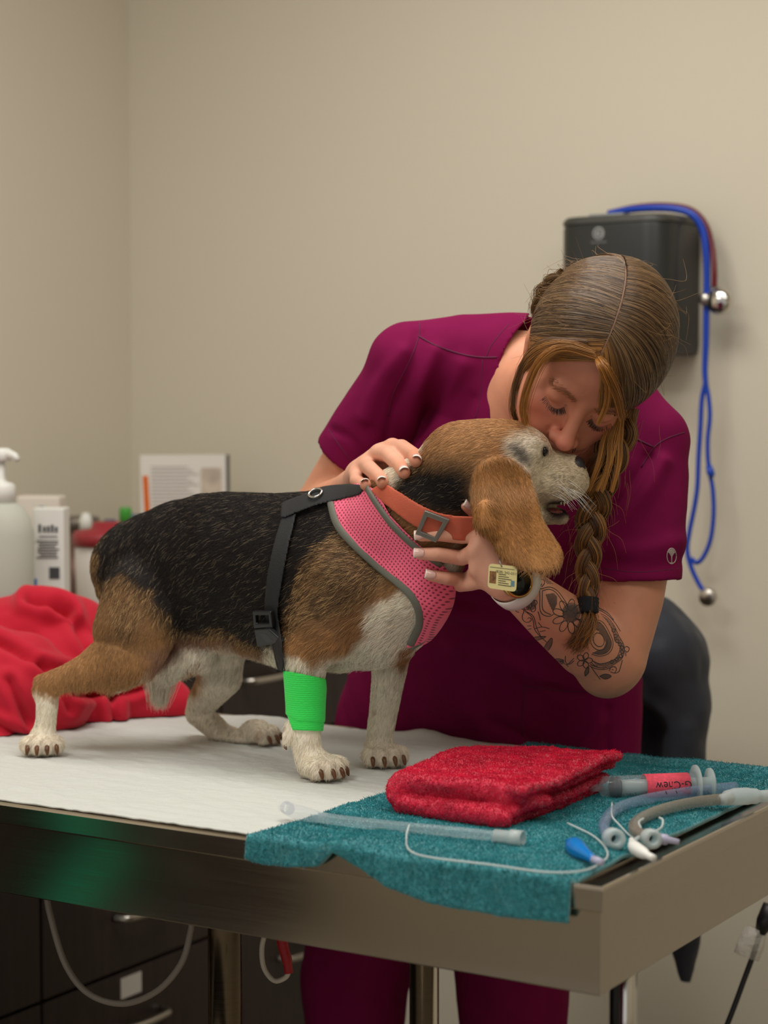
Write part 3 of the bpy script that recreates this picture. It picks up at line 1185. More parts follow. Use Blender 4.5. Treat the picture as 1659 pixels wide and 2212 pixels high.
# ticking on the white legs and muzzle
for k in range(60):
    i = rng.integers(len(dv))
    q = dv[i]
    if cols[i].mean() < 0.45 or q[2] > 1.20:
        continue
    r = 0.0022 + 0.003 * rng.random()
    w_ = np.clip(1.4 - np.linalg.norm(dv - q, axis=1) / r, 0, 1)[:, None] * 0.55
    cols[:] = cols * (1 - w_) + np.array(srgb(140, 98, 66)) * w_
# brown toes and pads
for (q, f_) in CLAWS:
    w_ = np.clip(1.5 - np.linalg.norm(dv - (q - f_ * 0.006), axis=1) / 0.011, 0, 1)[:, None] * 0.40
    cols[:] = cols * (1 - w_) + np.array(srgb(120, 88, 60)) * w_
for i_ in range(0, len(CLAWS), 4):  # dark brown lines painted in to deepen the grooves between the toes
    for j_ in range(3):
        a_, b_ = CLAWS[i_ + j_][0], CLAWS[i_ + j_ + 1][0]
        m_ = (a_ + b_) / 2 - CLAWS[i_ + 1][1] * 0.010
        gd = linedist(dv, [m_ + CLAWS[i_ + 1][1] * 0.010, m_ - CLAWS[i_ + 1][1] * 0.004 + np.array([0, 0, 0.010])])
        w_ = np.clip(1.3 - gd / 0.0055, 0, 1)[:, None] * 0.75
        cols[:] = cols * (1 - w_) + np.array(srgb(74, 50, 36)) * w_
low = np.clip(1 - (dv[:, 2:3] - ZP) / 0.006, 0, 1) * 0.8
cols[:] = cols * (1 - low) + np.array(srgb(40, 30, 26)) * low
# mouth and eye rims
for q, r, c in ((P(1206, 1097, YH - 0.016), 0.019, srgb(46, 22, 22)), (P(1228, 1096, YH - 0.004), 0.016, srgb(40, 20, 20)), (EYE + [0.001, -0.002, 0], 0.0080, srgb(20, 16, 14))):
    w_ = np.clip(2.2 - 2 * np.linalg.norm(dv - q, axis=1) / r, 0, 1)[:, None]
    cols[:] = cols * (1 - w_) + np.array(c) * w_
# whisker dots
for k in range(26):
    q = P(1165 + 78 * rng.random(), 1020 + 55 * rng.random(), YH - 0.034)
    w_ = np.clip(1.5 - np.linalg.norm(dv[:, [0, 2]] - q[[0, 2]], axis=1) / 0.0016, 0, 1)[:, None] * 0.6 * (dv[:, 1:2] < YH)
    cols[:] = cols * (1 - w_) + np.array(srgb(60, 48, 40)) * w_
cols = np.clip(cols, 0.004, 0.95)
# no dog may be hidden inside the bandage: slim the leg below it a little
M_coat = mat('dog_coat', (0.5, 0.4, 0.3), 0.72, spec=0.25, attr='Col', bump=(420, 0.25, 0.0015, 4))
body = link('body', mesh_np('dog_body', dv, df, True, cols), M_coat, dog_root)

# ---- fur
M_fur = mat('dog_fur', (0.5, 0.4, 0.3), 0.5, spec=0.35, attr='Col')
fc = dv[df].mean(1)
fq = proj(fc)
fn_ = norm_rows(dn[df].mean(1))
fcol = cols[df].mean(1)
facing_cam = (fn_ * norm_rows(CAM - fc)).sum(1)
dens = np.where(facing_cam > -0.25, 1.0, 0.18)
dens *= np.where(polydist(fq, [(560, 1410), (760, 1410), (760, 1590), (560, 1590)]) < 0, np.where((fc[:, 2] < 1.03) & (sw_w := (fc - B0) @ V < WM), 0.25, 1.0), 1.0)
dens *= np.where(fc[:, 2] < ZP + 0.012, 0.3, 1.0)
NF = 130000
p_, n_, k_ = sample_mesh(dv, df, NF, dens)
qp = proj(p_)
c_ = fcol[k_].copy()
lum = c_.mean(1)
# flow of the coat
fl = np.tile(-0.85 * U + np.array([0, 0, -0.55]), (NF, 1))
legm = np.clip((1.10 - p_[:, 2]) / 0.05, 0, 1)[:, None]
fl = fl * (1 - legm) + np.array([-0.25, 0, -1.0]) * legm
hm = np.clip((qp[:, 0:1] - 900) / 80, 0, 1) * (p_[:, 2:3] > 1.2)
fl = fl * (1 - hm) + np.array([-0.9, 0.0, -0.38]) * hm
earm = (polydist(qp, EAR)[:, None] < 2) * (p_[:, 1:2] < 2.474)
fl = fl * (1 - earm) + np.array([0.35, 0.0, -1.0]) * earm
# rump: hair runs down and back
rm = np.clip((420 - qp[:, 0:1]) / 150, 0, 1) * (1 - legm)
fl = fl * (1 - rm) + (np.array([-0.35, 0, -1.0])) * rm
L = np.full(NF, 0.0125)
L = np.where(legm[:, 0] > 0.5, 0.0065, L)
L = np.where((hm[:, 0] > 0.4), 0.0085, L)
L = np.where(earm[:, 0] > 0.5, 0.0095, L)
L = np.where((qp[:, 0] > 1140) & (hm[:, 0] > 0.4), 0.0042, L)
bel = (p_[:, 2] > 1.0) & (n_[:, 2] < -0.35) & (qp[:, 0] < 900)
L = np.where(bel, 0.016, L)
pts = strands_on(p_, n_, fl, L, np.where(bel, 0.5, 0.20), 4, 0.22)
bri = 1 + 0.22 * rng.normal(size=NF)
c_ = c_ * np.clip(bri, 0.5, 1.7)[:, None]
dark = lum < 0.03
salt = dark & (rng.random(NF) < 0.055)
c_[salt] = np.array(srgb(128, 114, 94))
aw = (lum >= 0.03) & (lum < 0.16) & (hm[:, 0] < 0.3)
r_ = rng.random(NF)
c_[aw & (r_ < 0.22)] = np.array(srgb(196, 160, 112))
c_[aw & (r_ > 0.80)] *= 0.35
curves_obj('fur', pts, np.array([0.00021, 0.00020, 0.00015, 0.00006]), np.clip(c_, 0, 1), M_fur, dog_root)
# the tuft under the belly
NT = 700
q0 = np.array([D(348, 1455, 0) for _ in range(NT)]) + rng.normal(size=(NT, 3)) * [0.010, 0.006, 0.006]
tp = np.zeros((NT, 4, 3))
tipp = np.array(D(345, 1530, 0))
for i in range(4):
    a = i / 3
    tp[:, i] = q0 * (1 - a) + (tipp + (q0 - q0.mean(0)) * 0.55 + rng.normal(size=(NT, 3)) * 0.003 * a + np.array([0, 0, 0.012]) * rng.random((NT, 1))) * a
curves_obj('belly_tuft', tp, np.array([0.0003, 0.00028, 0.0002, 0.00006]), np.tile(WHT, (NT, 1)) * (0.7 + 0.3 * rng.random((NT, 1))), M_fur, dog_root)

# ---- claws, nose, eye, tongue
M_claw = mat('claw', srgb(96, 58, 30), 0.35, var=(120, 0.4))
for (q, f_) in CLAWS:
    f_ = f_ / np.linalg.norm(f_)
    z0 = np.array([0, 0, 1.0])
    MB().tube(spline([q + z0 * 0.003, q + f_ * 0.005 + z0 * 0.003, q + f_ * 0.009 - z0 * 0.001, q + f_ * 0.0115 - z0 * 0.0075], 3),
              [0.0037, 0.0037, 0.0036, 0.0035, 0.0034, 0.0032, 0.0029, 0.0025, 0.0020, 0.0009], 8).build('claw', M_claw, dog_root, True)
q = P(616, 1604, 2.53)
q = D(617, 1605, -0.073)
MB().tube([q, q + [-0.001, 0, -0.005], q + [0.001, 0, -0.009]], [0.0035, 0.003, 0.001], 8).build('claw', M_claw, dog_root, True)
fz = Field(P(1245, 1005, YH) - 0.03, P(1245, 1005, YH) + 0.03, 0.0012)
fz.add(Ell(P(1246, 1006, YH), (0.0105, 0.0165, 0.0125)), 0.004)
fz.add(Ell(P(1250, 1014, YH - 0.007), (0.008, 0.008, 0.008)), 0.004)
fz.add(Ell(P(1250, 1014, YH + 0.007), (0.008, 0.008, 0.008)), 0.004)
fz.cut(Cone([P(1257, 1014, YH - 0.013), P(1252, 1012, YH - 0.004)], [0.0026, 0.0028]), 0.002)
nv, nf = fz.mesh(1)
link('nose', mesh_np('nose', nv, nf), mat('dog_nose', srgb(44, 38, 38), 0.38, bump=(900, 0.5, 0.001)), dog_root)
M_eye = mat('dog_eye', srgb(18, 12, 10), 0.08)
for ex, dy in ((1176, -0.0305), (1178, 0.030)):
    e = Field(P(ex, 975, YH + dy) - 0.016, P(ex, 975, YH + dy) + 0.016, 0.0012)
    e.add(Ell(P(ex, 975, YH + dy), (0.0026, 0.0046, 0.0068)), 0.002)
    ev, ef = e.mesh(1)
    link('eye', mesh_np('eye', ev, ef), M_eye, dog_root)
e = Field(P(1200, 1105, YH) - 0.04, P(1200, 1105, YH) + 0.04, 0.0014)
e.add(Cone([P(1175, 1106, YH), P(1200, 1106, YH - 0.004), P(1211, 1107, YH - 0.004)], [0.006, 0.005, 0.003], ((0, 1, 0), 1.7)), 0.003)
ev, ef = e.mesh(1)
link('tongue', mesh_np('tongue', ev, ef), mat('tongue', srgb(140, 74, 72), 0.4), dog_root)
M_tooth = mat('tooth', srgb(214, 200, 168), 0.3)
for tx, ty, tl in ((1219, 1083, 0.006), (1226, 1082, 0.004), (1212, 1084, 0.004)):
    q = P(tx, ty, YH - 0.020)
    MB().lathe(q, [(0.0016, 0), (0.0014, 0.3 * tl), (0.0003, tl)], axis=(0, 0, -1), n=8).build('tooth', M_tooth, dog_root, True)
# whiskers
wp = np.zeros((26, 4, 3))
for k in range(26):
    a = P(1190 + 52 * rng.random(), 1030 + 45 * rng.random(), YH - 0.034)
    d_ = np.array([0.5 + 0.4 * rng.random(), -0.5, -0.5 + 0.5 * rng.random()])
    for i in range(4):
        t_ = i / 3
        wp[k, i] = a + d_ * 0.032 * t_ + np.array([0, 0, -0.012]) * t_ * t_
curves_obj('whiskers', wp, np.array([0.00018, 0.00015, 0.0001, 0.00004]), np.tile([0.75, 0.72, 0.66], (26, 1)), M_fur, dog_root)

# ================================================================== what the dog wears
from mathutils.bvhtree import BVHTree
DOGBVH = BVHTree.FromPolygons([tuple(q) for q in dv], [tuple(q) for q in df])


def on_dog(px, py, off=0.003):
    d = ray(px, py)
    h = DOGBVH.ray_cast(Vector(CAM), Vector(d).normalized())
    if h[0] is None:
        h = DOGBVH.find_nearest(Vector(D(px, py, -0.02)))
    return np.array(h[0]) + np.array(h[1]) * off, np.array(h[1])


def sample_field(fd, x, y, z, DD=None):
    """trilinear look-up of a field"""
    DD = fd.D if DD is None else DD
    g = []
    fr = []
    for i, c in enumerate((x, y, z)):
        t = np.clip((c - fd.lo[i]) / fd.h, 0, fd.n[i] - 1.001)
        k = np.floor(t).astype(int)
        g.append(k)
        fr.append(t - k)
    out = 0
    for a in (0, 1):
        for b_ in (0, 1):
            for c in (0, 1):
                w_ = (fr[0] if a else 1 - fr[0]) * (fr[1] if b_ else 1 - fr[1]) * (fr[2] if c else 1 - fr[2])
                out = out + w_ * DD[g[0] + a, g[1] + b_, g[2] + c]
    return out


def band(name, poly, off, th, m_, parent, h=0.0017, wmax=None, wmin=None, soft=True):
    """a strip of material lying off the dog's skin, inside an outline on its flank"""
    pl = spline(poly + [poly[0]], 4)[:-1] if soft else np.array(poly, float)
    a = np.array([D(x_, y_, -0.12) for x_, y_ in poly] + [D(x_, y_, 0.12) for x_, y_ in poly])
    f = Field(a.min(0) - 0.01, a.max(0) + 0.01, h)
    x, y, z = np.meshgrid(*f.ax, indexing='ij')
    d = sample_field(FD, x, y, z, FD0)
    pt = np.stack([x.ravel(), y.ravel(), z.ravel()], 1)
    if callable(off):
        off = off(proj(pt)[:, 0]).reshape(d.shape)
    near = np.abs((d - off).ravel()) < 0.012
    pd = np.full(len(pt), 1.0)
    pd[near] = polydist(proj(pt[near]), pl) * 2.55 / F
    w_ = (pt - B0) @ V
    if wmax is not None:
        pd = np.maximum(pd, w_ - wmax)
    if wmin is not None:
        pd = np.maximum(pd, wmin - w_)
    f.D = np.maximum(np.abs(d - off) - th, pd.reshape(d.shape) + 0.0).astype(np.float32)
    v, q = f.mesh(3)
    return link(name, mesh_np(name, v, q), m_, parent)


M_pink = mat('pink_mesh', srgb(222, 78, 112), 0.75, sheen=0.2)
nt, b = nodes_of(M_pink)
tc = nt.nodes.new('ShaderNodeTexCoord')
dv1, dv2 = nt.nodes.new('ShaderNodeVectorMath'), nt.nodes.new('ShaderNodeVectorMath')
ang = math.radians(-40)
ax1 = U * math.cos(ang) + np.array([0, 0, math.sin(ang)])
ax2 = -U * math.sin(ang) + np.array([0, 0, math.cos(ang)])
cmb = nt.nodes.new('ShaderNodeCombineXYZ')
for k, (n, ax_) in enumerate(((dv1, ax1), (dv2, ax2))):
    n.operation = 'DOT_PRODUCT'
    n.inputs[1].default_value = ax_
    nt.links.new(tc.outputs['Object'], n.inputs[0])
    nt.links.new(n.outputs['Value'], cmb.inputs[k])
vo = nt.nodes.new('ShaderNodeTexVoronoi')
vo.voronoi_dimensions = '2D'
vo.inputs['Scale'].default_value = 215
vo.inputs['Randomness'].default_value = 0.06
cr = nt.nodes.new('ShaderNodeValToRGB')
cr.color_ramp.elements[0].position = 0.18
cr.color_ramp.elements[0].color = (*srgb(140, 38, 64), 1)
cr.color_ramp.elements[1].position = 0.32
cr.color_ramp.elements[1].color = (*srgb(246, 104, 136), 1)
bp = nt.nodes.new('ShaderNodeBump')
bp.inputs['Strength'].default_value = 0.5
bp.inputs['Distance'].default_value = 0.001
nt.links.new(cmb.outputs['Vector'], vo.inputs['Vector'])
nt.links.new(vo.outputs['Distance'], cr.inputs['Fac'])
nt.links.new(cr.outputs['Color'], b.inputs['Base Color'])
nt.links.new(vo.outputs['Distance'], bp.inputs['Height'])
nt.links.new(bp.outputs['Normal'], b.inputs['Normal'])
M_trim = mat('grey_binding', srgb(104, 104, 94), 0.7, bump=(600, 0.3, 0.001))
M_web = mat('black_webbing', srgb(26, 26, 28), 0.65, bump=(700, 0.5, 0.001))
M_oweb = mat('orange_webbing', srgb(196, 92, 66), 0.7, bump=(800, 0.5, 0.001), var=(40, 0.12))
M_gunmetal = mat('dull_metal', srgb(136, 130, 122), 0.38, metal=0.75)

hs = empty('harness', D(760, 1150, -0.08))
hs.parent = dog_root
hs.matrix_parent_inverse = dog_root.matrix_basis.inverted()
HB = Matrix.Translation(hs.location)


def sub(o):
    """hang a piece below the harness"""
    o.parent = hs
    o.matrix_parent_inverse = HB.inverted()
    return o


UP = [(770, 1052), (812, 1060), (846, 1116), (905, 1176), (968, 1232)]
LO = [(716, 1078), (736, 1142), (792, 1206), (862, 1256), (898, 1296), (906, 1338), (884, 1384)]
vest = [(716, 1062), (770, 1044)] + UP[1:] + [(985, 1262), (975, 1320), (930, 1385), (880, 1400)] + LO[::-1]
sub(band('vest', vest, 0.0065, 0.0019, M_pink, None))


def edge_tube(name, pts, r, m_, off=0.0075, parent=None, flat=0.45):
    sp = spline(pts, 6)
    ps, ns = [], []
    for q in sp:
        a, n = on_dog(q[0], q[1], off)
        ps.append(a)
        ns.append(n)
    ps = np.array(ps)
    for _ in range(2):
        ps[1:-1] = 0.5 * ps[1:-1] + 0.25 * (ps[:-2] + ps[2:])
    return MB().tube(ps, r, 10, flat=(ns[len(ns) // 2], flat)).build(name, m_, parent, True)


sub(edge_tube('binding', LO, 0.0052, M_trim))
sub(edge_tube('binding', [(802, 1058), (822, 1086), (850, 1122), (880, 1154), (912, 1184), (950, 1216)], 0.0058, M_trim, 0.009))
sub(edge_tube('binding', [(886, 1392), (910, 1376), (930, 1352)], 0.0035, M_trim))
sub(band('back_strap', [(606, 1098), (612, 1084), (660, 1066), (700, 1050), (776, 1046), (780, 1066), (740, 1078), (690, 1090), (640, 1108), (608, 1120)], 0.0085, 0.0022, M_web, None))
sub(band('girth_strap', [(612, 1106), (640, 1100), (624, 1180), (609, 1260), (601, 1325), (609, 1385), (612, 1446), (599, 1446), (584, 1380), (571, 1325), (576, 1250), (592, 1170)], 0.0062, 0.0021, M_web, None))
# ring on the strap
q, n = on_dog(690, 1080, 0.011)
m = MB()
ringp = []
t1 = np.cross(n, [0, 0, 1.0])
t1 /= np.linalg.norm(t1)
t2 = np.cross(n, t1)
for k in range(25):
    a_ = 2 * math.pi * k / 24
    ringp.append(q + t1 * 0.0098 * math.cos(a_) + t2 * 0.0082 * math.sin(a_) + n * 0.002)
sub(m.tube(ringp, 0.0016, 10, capped=False).build('ring', M_chrome, None, True))
M_buckle = mat('buckle_plastic', srgb(30, 30, 32), 0.3)


def plate_on(name, quad, thick, m_, off=0.010, bevel=0.0015, hole=None):
    """a flat plate lying on the dog, corners by outline; optional window (fraction box)"""
    c = [on_dog(x_, y_, 0)[0] for x_, y_ in quad]
    n = np.mean([on_dog(x_, y_, 0)[1] for x_, y_ in quad], 0)
    n /= np.linalg.norm(n)
    o_ = np.mean(c, 0)
    c = [q_ - n * np.dot(q_ - o_, n) + n * off for q_ in c]
    mb = MB()
    if hole is None:
        mb.hexa([q_ - n * thick / 2 for q_ in c] + [q_ + n * thick / 2 for q_ in c])
    else:
        u0, u1, v0, v1 = hole
        bl = lambda a_, b_: (c[0] * (1 - a_) + c[1] * a_) * (1 - b_) + (c[3] * (1 - a_) + c[2] * a_) * b_
        ins = [bl(u0, v0), bl(u1, v0), bl(u1, v1), bl(u0, v1)]
        vs = [q_ - n * thick / 2 for q_ in c] + [q_ - n * thick / 2 for q_ in ins] + [q_ + n * thick / 2 for q_ in c] + [q_ + n * thick / 2 for q_ in ins]
        fs = []
        for k in range(4):
            k2 = (k + 1) % 4
            fs += [[k, 4 + k, 4 + k2, k2], [8 + k, 8 + k2, 12 + k2, 12 + k], [k, k2, 8 + k2, 8 + k], [4 + k, 12 + k, 12 + k2, 4 + k2]]
        mb.add(vs, fs)
    return mb.build(name, m_, None, bevel=bevel)


sub(plate_on('strap_slider', [(559, 1312), (600, 1312), (604, 1348), (563, 1348)], 0.007, M_buckle, 0.012, hole=(0.16, 0.84, 0.22, 0.70)))
sub(plate_on('clasp', [(567, 1350), (602, 1346), (616, 1384), (582, 1384)], 0.008, M_buckle, 0.012))
sub(plate_on('clasp', [(577, 1356), (598, 1355), (607, 1378), (589, 1379)], 0.003, mat('clasp_inset', srgb(46, 46, 48), 0.35), 0.0168, bevel=0.0008))

# collar
cl = empty('collar', P(930, 1110, 2.45))
cl.parent = dog_root
cl.matrix_parent_inverse = dog_root.matrix_basis.inverted()
HB2 = Matrix.Translation(cl.location)


def subc(o):
    o.parent = cl
    o.matrix_parent_inverse = HB2.inverted()
    return o


subc(band('webbing', [(796, 1062), (826, 1044), (860, 1060), (912, 1092), (970, 1112), (1090, 1124), (1090, 1170), (1000, 1168), (944, 1162), (890, 1134), (836, 1094)], lambda q: 0.0065 + 0.015 * np.clip((q - 935) / 60, 0, 1), 0.0020, M_oweb, None))
subc(plate_on('buckle', [(922, 1090), (976, 1110), (946, 1161), (901, 1142)], 0.005, M_gunmetal, 0.0190, 0.001, hole=(0.19, 0.81, 0.19, 0.81)))
subc(plate_on('keeper', [(921, 1100), (964, 1114), (946, 1153), (912, 1142)], 0.0035, M_oweb, 0.0150, 0.001))

# self-sticking bandage on the foreleg
M_wrap = mat('green_wrap', srgb(54, 232, 92), 0.8, sheen=0.15)
nt, b = nodes_of(M_wrap)
tc = nt.nodes.new('ShaderNodeTexCoord')
mp = nt.nodes.new('ShaderNodeMapping')
mp.inputs['Scale'].default_value = (260, 260, 620)
nz = nt.nodes.new('ShaderNodeTexNoise')
nz.inputs['Scale'].default_value = 1.0
nz.inputs['Detail'].default_value = 3
wv = nt.nodes.new('ShaderNodeTexWave')
wv.bands_direction = 'Z'
wv.inputs['Scale'].default_value = 110
wv.inputs['Distortion'].default_value = 3.0
wv.inputs['Detail Scale'].default_value = 4.0
ad = nt.nodes.new('ShaderNodeMath')
ad.operation = 'ADD'
bp = nt.nodes.new('ShaderNodeBump')
bp.inputs['Strength'].default_value = 0.45
bp.inputs['Distance'].default_value = 0.0010
nt.links.new(tc.outputs['Object'], mp.inputs['Vector'])
nt.links.new(mp.outputs['Vector'], nz.inputs['Vector'])
nt.links.new(tc.outputs['Object'], wv.inputs['Vector'])
nt.links.new(nz.outputs['Fac'], ad.inputs[0])
nt.links.new(wv.outputs['Fac'], ad.inputs[1])
nt.links.new(ad.outputs['Value'], bp.inputs['Height'])
nt.links.new(bp.outputs['Normal'], b.inputs['Normal'])
o = band('bandage', [(606, 1447), (640, 1453), (704, 1466), (712, 1545), (704, 1562), (640, 1558), (606, 1536)], 0.0036, 0.0022, M_wrap, dog_root, 0.0017, wmax=WM + 0.0, soft=False)
o['label'] = 'bright green stretch bandage on the near foreleg'
band('bandage', [(618, 1540), (704, 1540), (698, 1580), (632, 1578)], 0.0024, 0.0020, M_wrap, dog_root, 0.0017, wmax=WM, soft=False)

# name card hung from the collar, over the wrist
tg = empty('name_tag', P(1086, 1246, 2.405))
tg.parent = dog_root
tg.matrix_parent_inverse = dog_root.matrix_basis.inverted()
HB3 = Matrix.Translation(tg.location)
YT = 2.405
c = [P(1053, 1270, YT), P(1115, 1279, YT - 0.004), P(1118, 1224, YT), P(1056, 1217, YT + 0.004)]
n = np.cross(c[1] - c[0], c[3] - c[0])
n /= np.linalg.norm(n)
if n[1] > 0:
    n = -n


def subt(o):
    o.parent = tg
    o.matrix_parent_inverse = HB3.inverted()
    return o


def rounded(c, r=0.16, k=5):
    """quad -> outline with rounded corners"""
    out = []
    for i in range(4):
        p0, p1, p2 = c[i - 1], c[i], c[(i + 1) % 4]
        a_ = p1 + (p0 - p1) * r
        b_ = p1 + (p2 - p1) * r
        for j in range(k + 1):
            t = j / k
            out.append((1 - t) ** 2 * a_ + 2 * t * (1 - t) * p1 + t * t * b_)
    return out


def slab(name, outl, n, th, m_, sub_):
    k = len(outl)
    vs = [q_ for q_ in outl] + [q_ + n * th for q_ in outl]
    fs = [list(range(k))[::-1], [k + i for i in range(k)]] + [[i, (i + 1) % k, k + (i + 1) % k, k + i] for i in range(k)]
    o_ = MB().add(vs, fs).build(name, m_)
    return sub_(o_) if sub_ else o_


slab('card', rounded(c), n, 0.0016, mat('cream_card', srgb(214, 200, 140), 0.35), subt)
ex = (c[1] - c[0]) / np.linalg.norm(c[1] - c[0])
ey = (c[3] - c[0]) / np.linalg.norm(c[3] - c[0])
bl = lambda a_, b_: (c[0] * (1 - a_) + c[1] * a_) * (1 - b_) + (c[3] * (1 - a_) + c[2] * a_) * b_ + n * 0.0017
slab('picture', [bl(0.05, 0.22), bl(0.28, 0.22), bl(0.28, 0.70), bl(0.05, 0.70)], n, 0.0002, mat('tag_picture', srgb(120, 80, 44), 0.4, var=(260, 0.7)), subt)
M_tink = mat('tag_ink', srgb(70, 62, 44), 0.5)
subt(text_obj('number', '(828) 342-0319', 0.0044, bl(0.64, 0.70), ex, ey, M_tink, None, 0.0001))
for k in range(6):
    y0 = 0.60 - 0.085 * k
    slab('print_line', [bl(0.36, y0), bl(0.62 + 0.1 * ((k * 7) % 3), y0), bl(0.62 + 0.1 * ((k * 7) % 3), y0 + 0.03), bl(0.36, y0 + 0.03)], n, 0.0001, M_tink, subt)
slab('print_line', [bl(0.05, 0.85), bl(0.9, 0.85), bl(0.9, 0.87), bl(0.05, 0.87)], n, 0.0001, M_tink, subt)
slab('blue_mark', [bl(0.80, 0.20), bl(0.93, 0.20), bl(0.93, 0.42), bl(0.80, 0.42)], n, 0.0002, mat('tag_blue', srgb(96, 130, 140), 0.5), subt)
subt(MB().tube(spline([P(1084, 1224, YT), P(1079, 1212, YT + 0.004), P(1078, 1200, YT + 0.02), P(1070, 1175, 2.42)], 5), 0.0009, 8).build('loop', M_gunmetal, None, True))

# ================================================================== things on the table
M_pad = mat('white_pad', srgb(201, 203, 198), 0.85, bump=(170, 0.55, 0.002, 6))
nA, nB = 230, 230
vs = []
g = np.zeros(((nA + 1) * (nB + 1), 3))
i = 0
for a_ in range(nA + 1):
    for b_ in range(nB + 1):
        s_ = -1.185 + (1.185 - 0.41) * a_ / nA
        w_ = 0.014 + (0.684 - 0.014) * b_ / nB
        g[i] = RW(s_, w_, ZT + 0.0022)
        i += 1
jit = np.stack([vnoise(g, 40, 3), vnoise(g, 46, 4), np.zeros(len(g))], 1)
edge = np.zeros(len(g))
g2 = g + jit * 0.0012
# crinkles running along the table, and a rise along the back edge
sl_ = (g - B0) @ U
wl_ = (g - B0) @ V
g2[:, 2] += 0.0016 * vnoise(np.stack([sl_ * 26 + wl_ * 20, wl_ * 70, sl_ * 0], 1), 1.0, 5) + 0.0015 * np.abs(vnoise(np.stack([sl_ * 45 - wl_ * 25, wl_ * 120 + sl_ * 20, sl_ * 0], 1), 1, 8)) + 0.0006 * vnoise(np.stack([sl_ * 90, wl_ * 110, sl_ * 0], 1), 1, 9)
g2[:, 2] += 0.013 * np.exp(-((wl_ - 0.668) / 0.018) ** 2) * np.exp(-((sl_ + 0.60) / 0.045) ** 2)
g2[:, 2] += 0.009 * np.exp(-((wl_ - 0.668) / 0.02) ** 2) * np.exp(-((sl_ + 0.88) / 0.06) ** 2)
fa = np.array([[a_ * (nB + 1) + q, (a_ + 1) * (nB + 1) + q, (a_ + 1) * (nB + 1) + q + 1, a_ * (nB + 1) + q + 1] for a_ in range(nA) for q in range(nB)])
pad = link('absorbent_pad', mesh_np('absorbent_pad', g2, fa), M_pad)
sd = pad.modifiers.new('thick', 'SOLIDIFY')
sd.thickness = 0.002
tag(pad, 'white crinkled absorbent pad spread over the table under the dog', 'pad')

M_tealt = mat('teal_terry', srgb(60, 140, 148), 0.95, sheen=0.4, bump=(500, 0.6, 0.003, 3), var=(90, 0.25))
M_redt = mat('red_terry', srgb(208, 40, 70), 0.95, sheen=0.4, bump=(500, 0.6, 0.003, 3), var=(90, 0.22))
M_fuzz = mat('terry_loops', (0.5, 0.5, 0.5), 0.9, spec=0.1, attr='Col')


def pile(name, v, f, n, col, parent, L=0.0028, mask=None, rad=0.00035, var=0.22):
    w_ = None if mask is None else mask(v[f].mean(1))
    p, nr, k = sample_mesh(v, f, n, w_)
    d_ = norm_rows(nr + 0.75 * rng.normal(size=(n, 3)))
    l_ = L * (0.6 + 0.7 * rng.random(n))[:, None]
    bend = 0.5 * rng.normal(size=(n, 3))
    pts = np.stack([p, p + d_ * l_ * 0.6, p + (d_ + bend * 0.7) * l_], 1)
    c = np.array(col) * np.clip(1 + var * rng.normal(size=(n, 1)) + 0.25 * vnoise(p, 70, 9)[:, None], 0.35, 2.0)
    o = curves_obj(name, pts, np.array([rad, rad, rad * 0.7]), np.clip(c, 0, 1), M_fuzz, parent)
    o['kind'] = 'stuff'
    return o


# teal towel: flat on the table, falling over the front rim
S0, S1 = -0.434, -0.036
nA, nB = 150, 190
back, rimw = 0.672, 0.004
aa = np.repeat(np.linspace(0, 1, nA + 1), nB + 1)
bb = np.tile(np.linspace(0, 1, nB + 1), nA + 1)
sx = S0 + (S1 - S0) * aa
hang = np.interp(aa, [0, 0.06, 0.14, 0.24, 0.31, 0.38, 0.46, 0.6, 0.8, 1.0], [0.021, 0.025, 0.023, 0.018, 0.003, 0.014, 0.029, 0.039, 0.041, 0.038])
lenT = back - rimw
tot = lenT + 0.012 + hang
path = bb * tot
wq = np.where(path < lenT, back - path, 0)
zq = np.full(len(aa), ZT + 0.0065)
t = np.clip((path - lenT) / 0.012, 0, 1)                       # round the rim
over = path > lenT
ang_ = t * math.pi / 2
r_ = 0.0076
wq = np.where(over, rimw - r_ * np.sin(ang_), wq)
zq = np.where(over, ZT + 0.0065 - r_ * (1 - np.cos(ang_)), zq)
down = np.maximum(path - lenT - 0.012, 0)
zq = zq - down
wq = wq - down * 0.12
# the arch where the hem rides up
arch = np.exp(-((aa - 0.31) / 0.05) ** 2)
wq = wq - over * arch * 0.016
zq = zq + arch * np.exp(-((path - lenT) / 0.05) ** 2) * 0.008
# gentle rumples and the left edge line
q3 = np.stack([sx * 9, wq * 14, 0 * sx], 1)
zq = zq + np.where(over, 0, 1) * (0.0032 * vnoise(q3, 1, 11) + 0.0022 * vnoise(q3, 2.4, 12)) + 0.001
wq = wq - over * np.abs(0.004 * vnoise(np.stack([sx * 30, sx * 0, sx * 0], 1), 1, 13))
sx = sx + (1 - aa) * (0.010 * vnoise(np.stack([wq * 12, wq * 0, wq * 0], 1), 1, 14) - 0.008 * over)
zq = zq - 0.004 * np.clip((sx + 0.055) / 0.014, 0, 1) * (1 - over)
ridge = np.exp(-((back - 0.02 - wq) / 0.010) ** 2)
zq = zq + 0.007 * ridge * np.clip((aa - 0.25) * 6, 0, 1)        # thick back hem
tv = B0 + sx[:, None] * U + wq[:, None] * V + np.stack([0 * zq, 0 * zq, zq], 1)
tf = np.array([[a_ * (nB + 1) + q, a_ * (nB + 1) + q + 1, (a_ + 1) * (nB + 1) + q + 1, (a_ + 1) * (nB + 1) + q] for a_ in range(nA) for q in range(nB)])
tt = link('towel', mesh_np('towel', tv, tf), M_tealt)
sd = tt.modifiers.new('thick', 'SOLIDIFY')
sd.thickness = 0.005
sd.offset = -1.0
tag(tt, 'teal terry towel laid on the right of the table, falling over its front edge', 'towel')
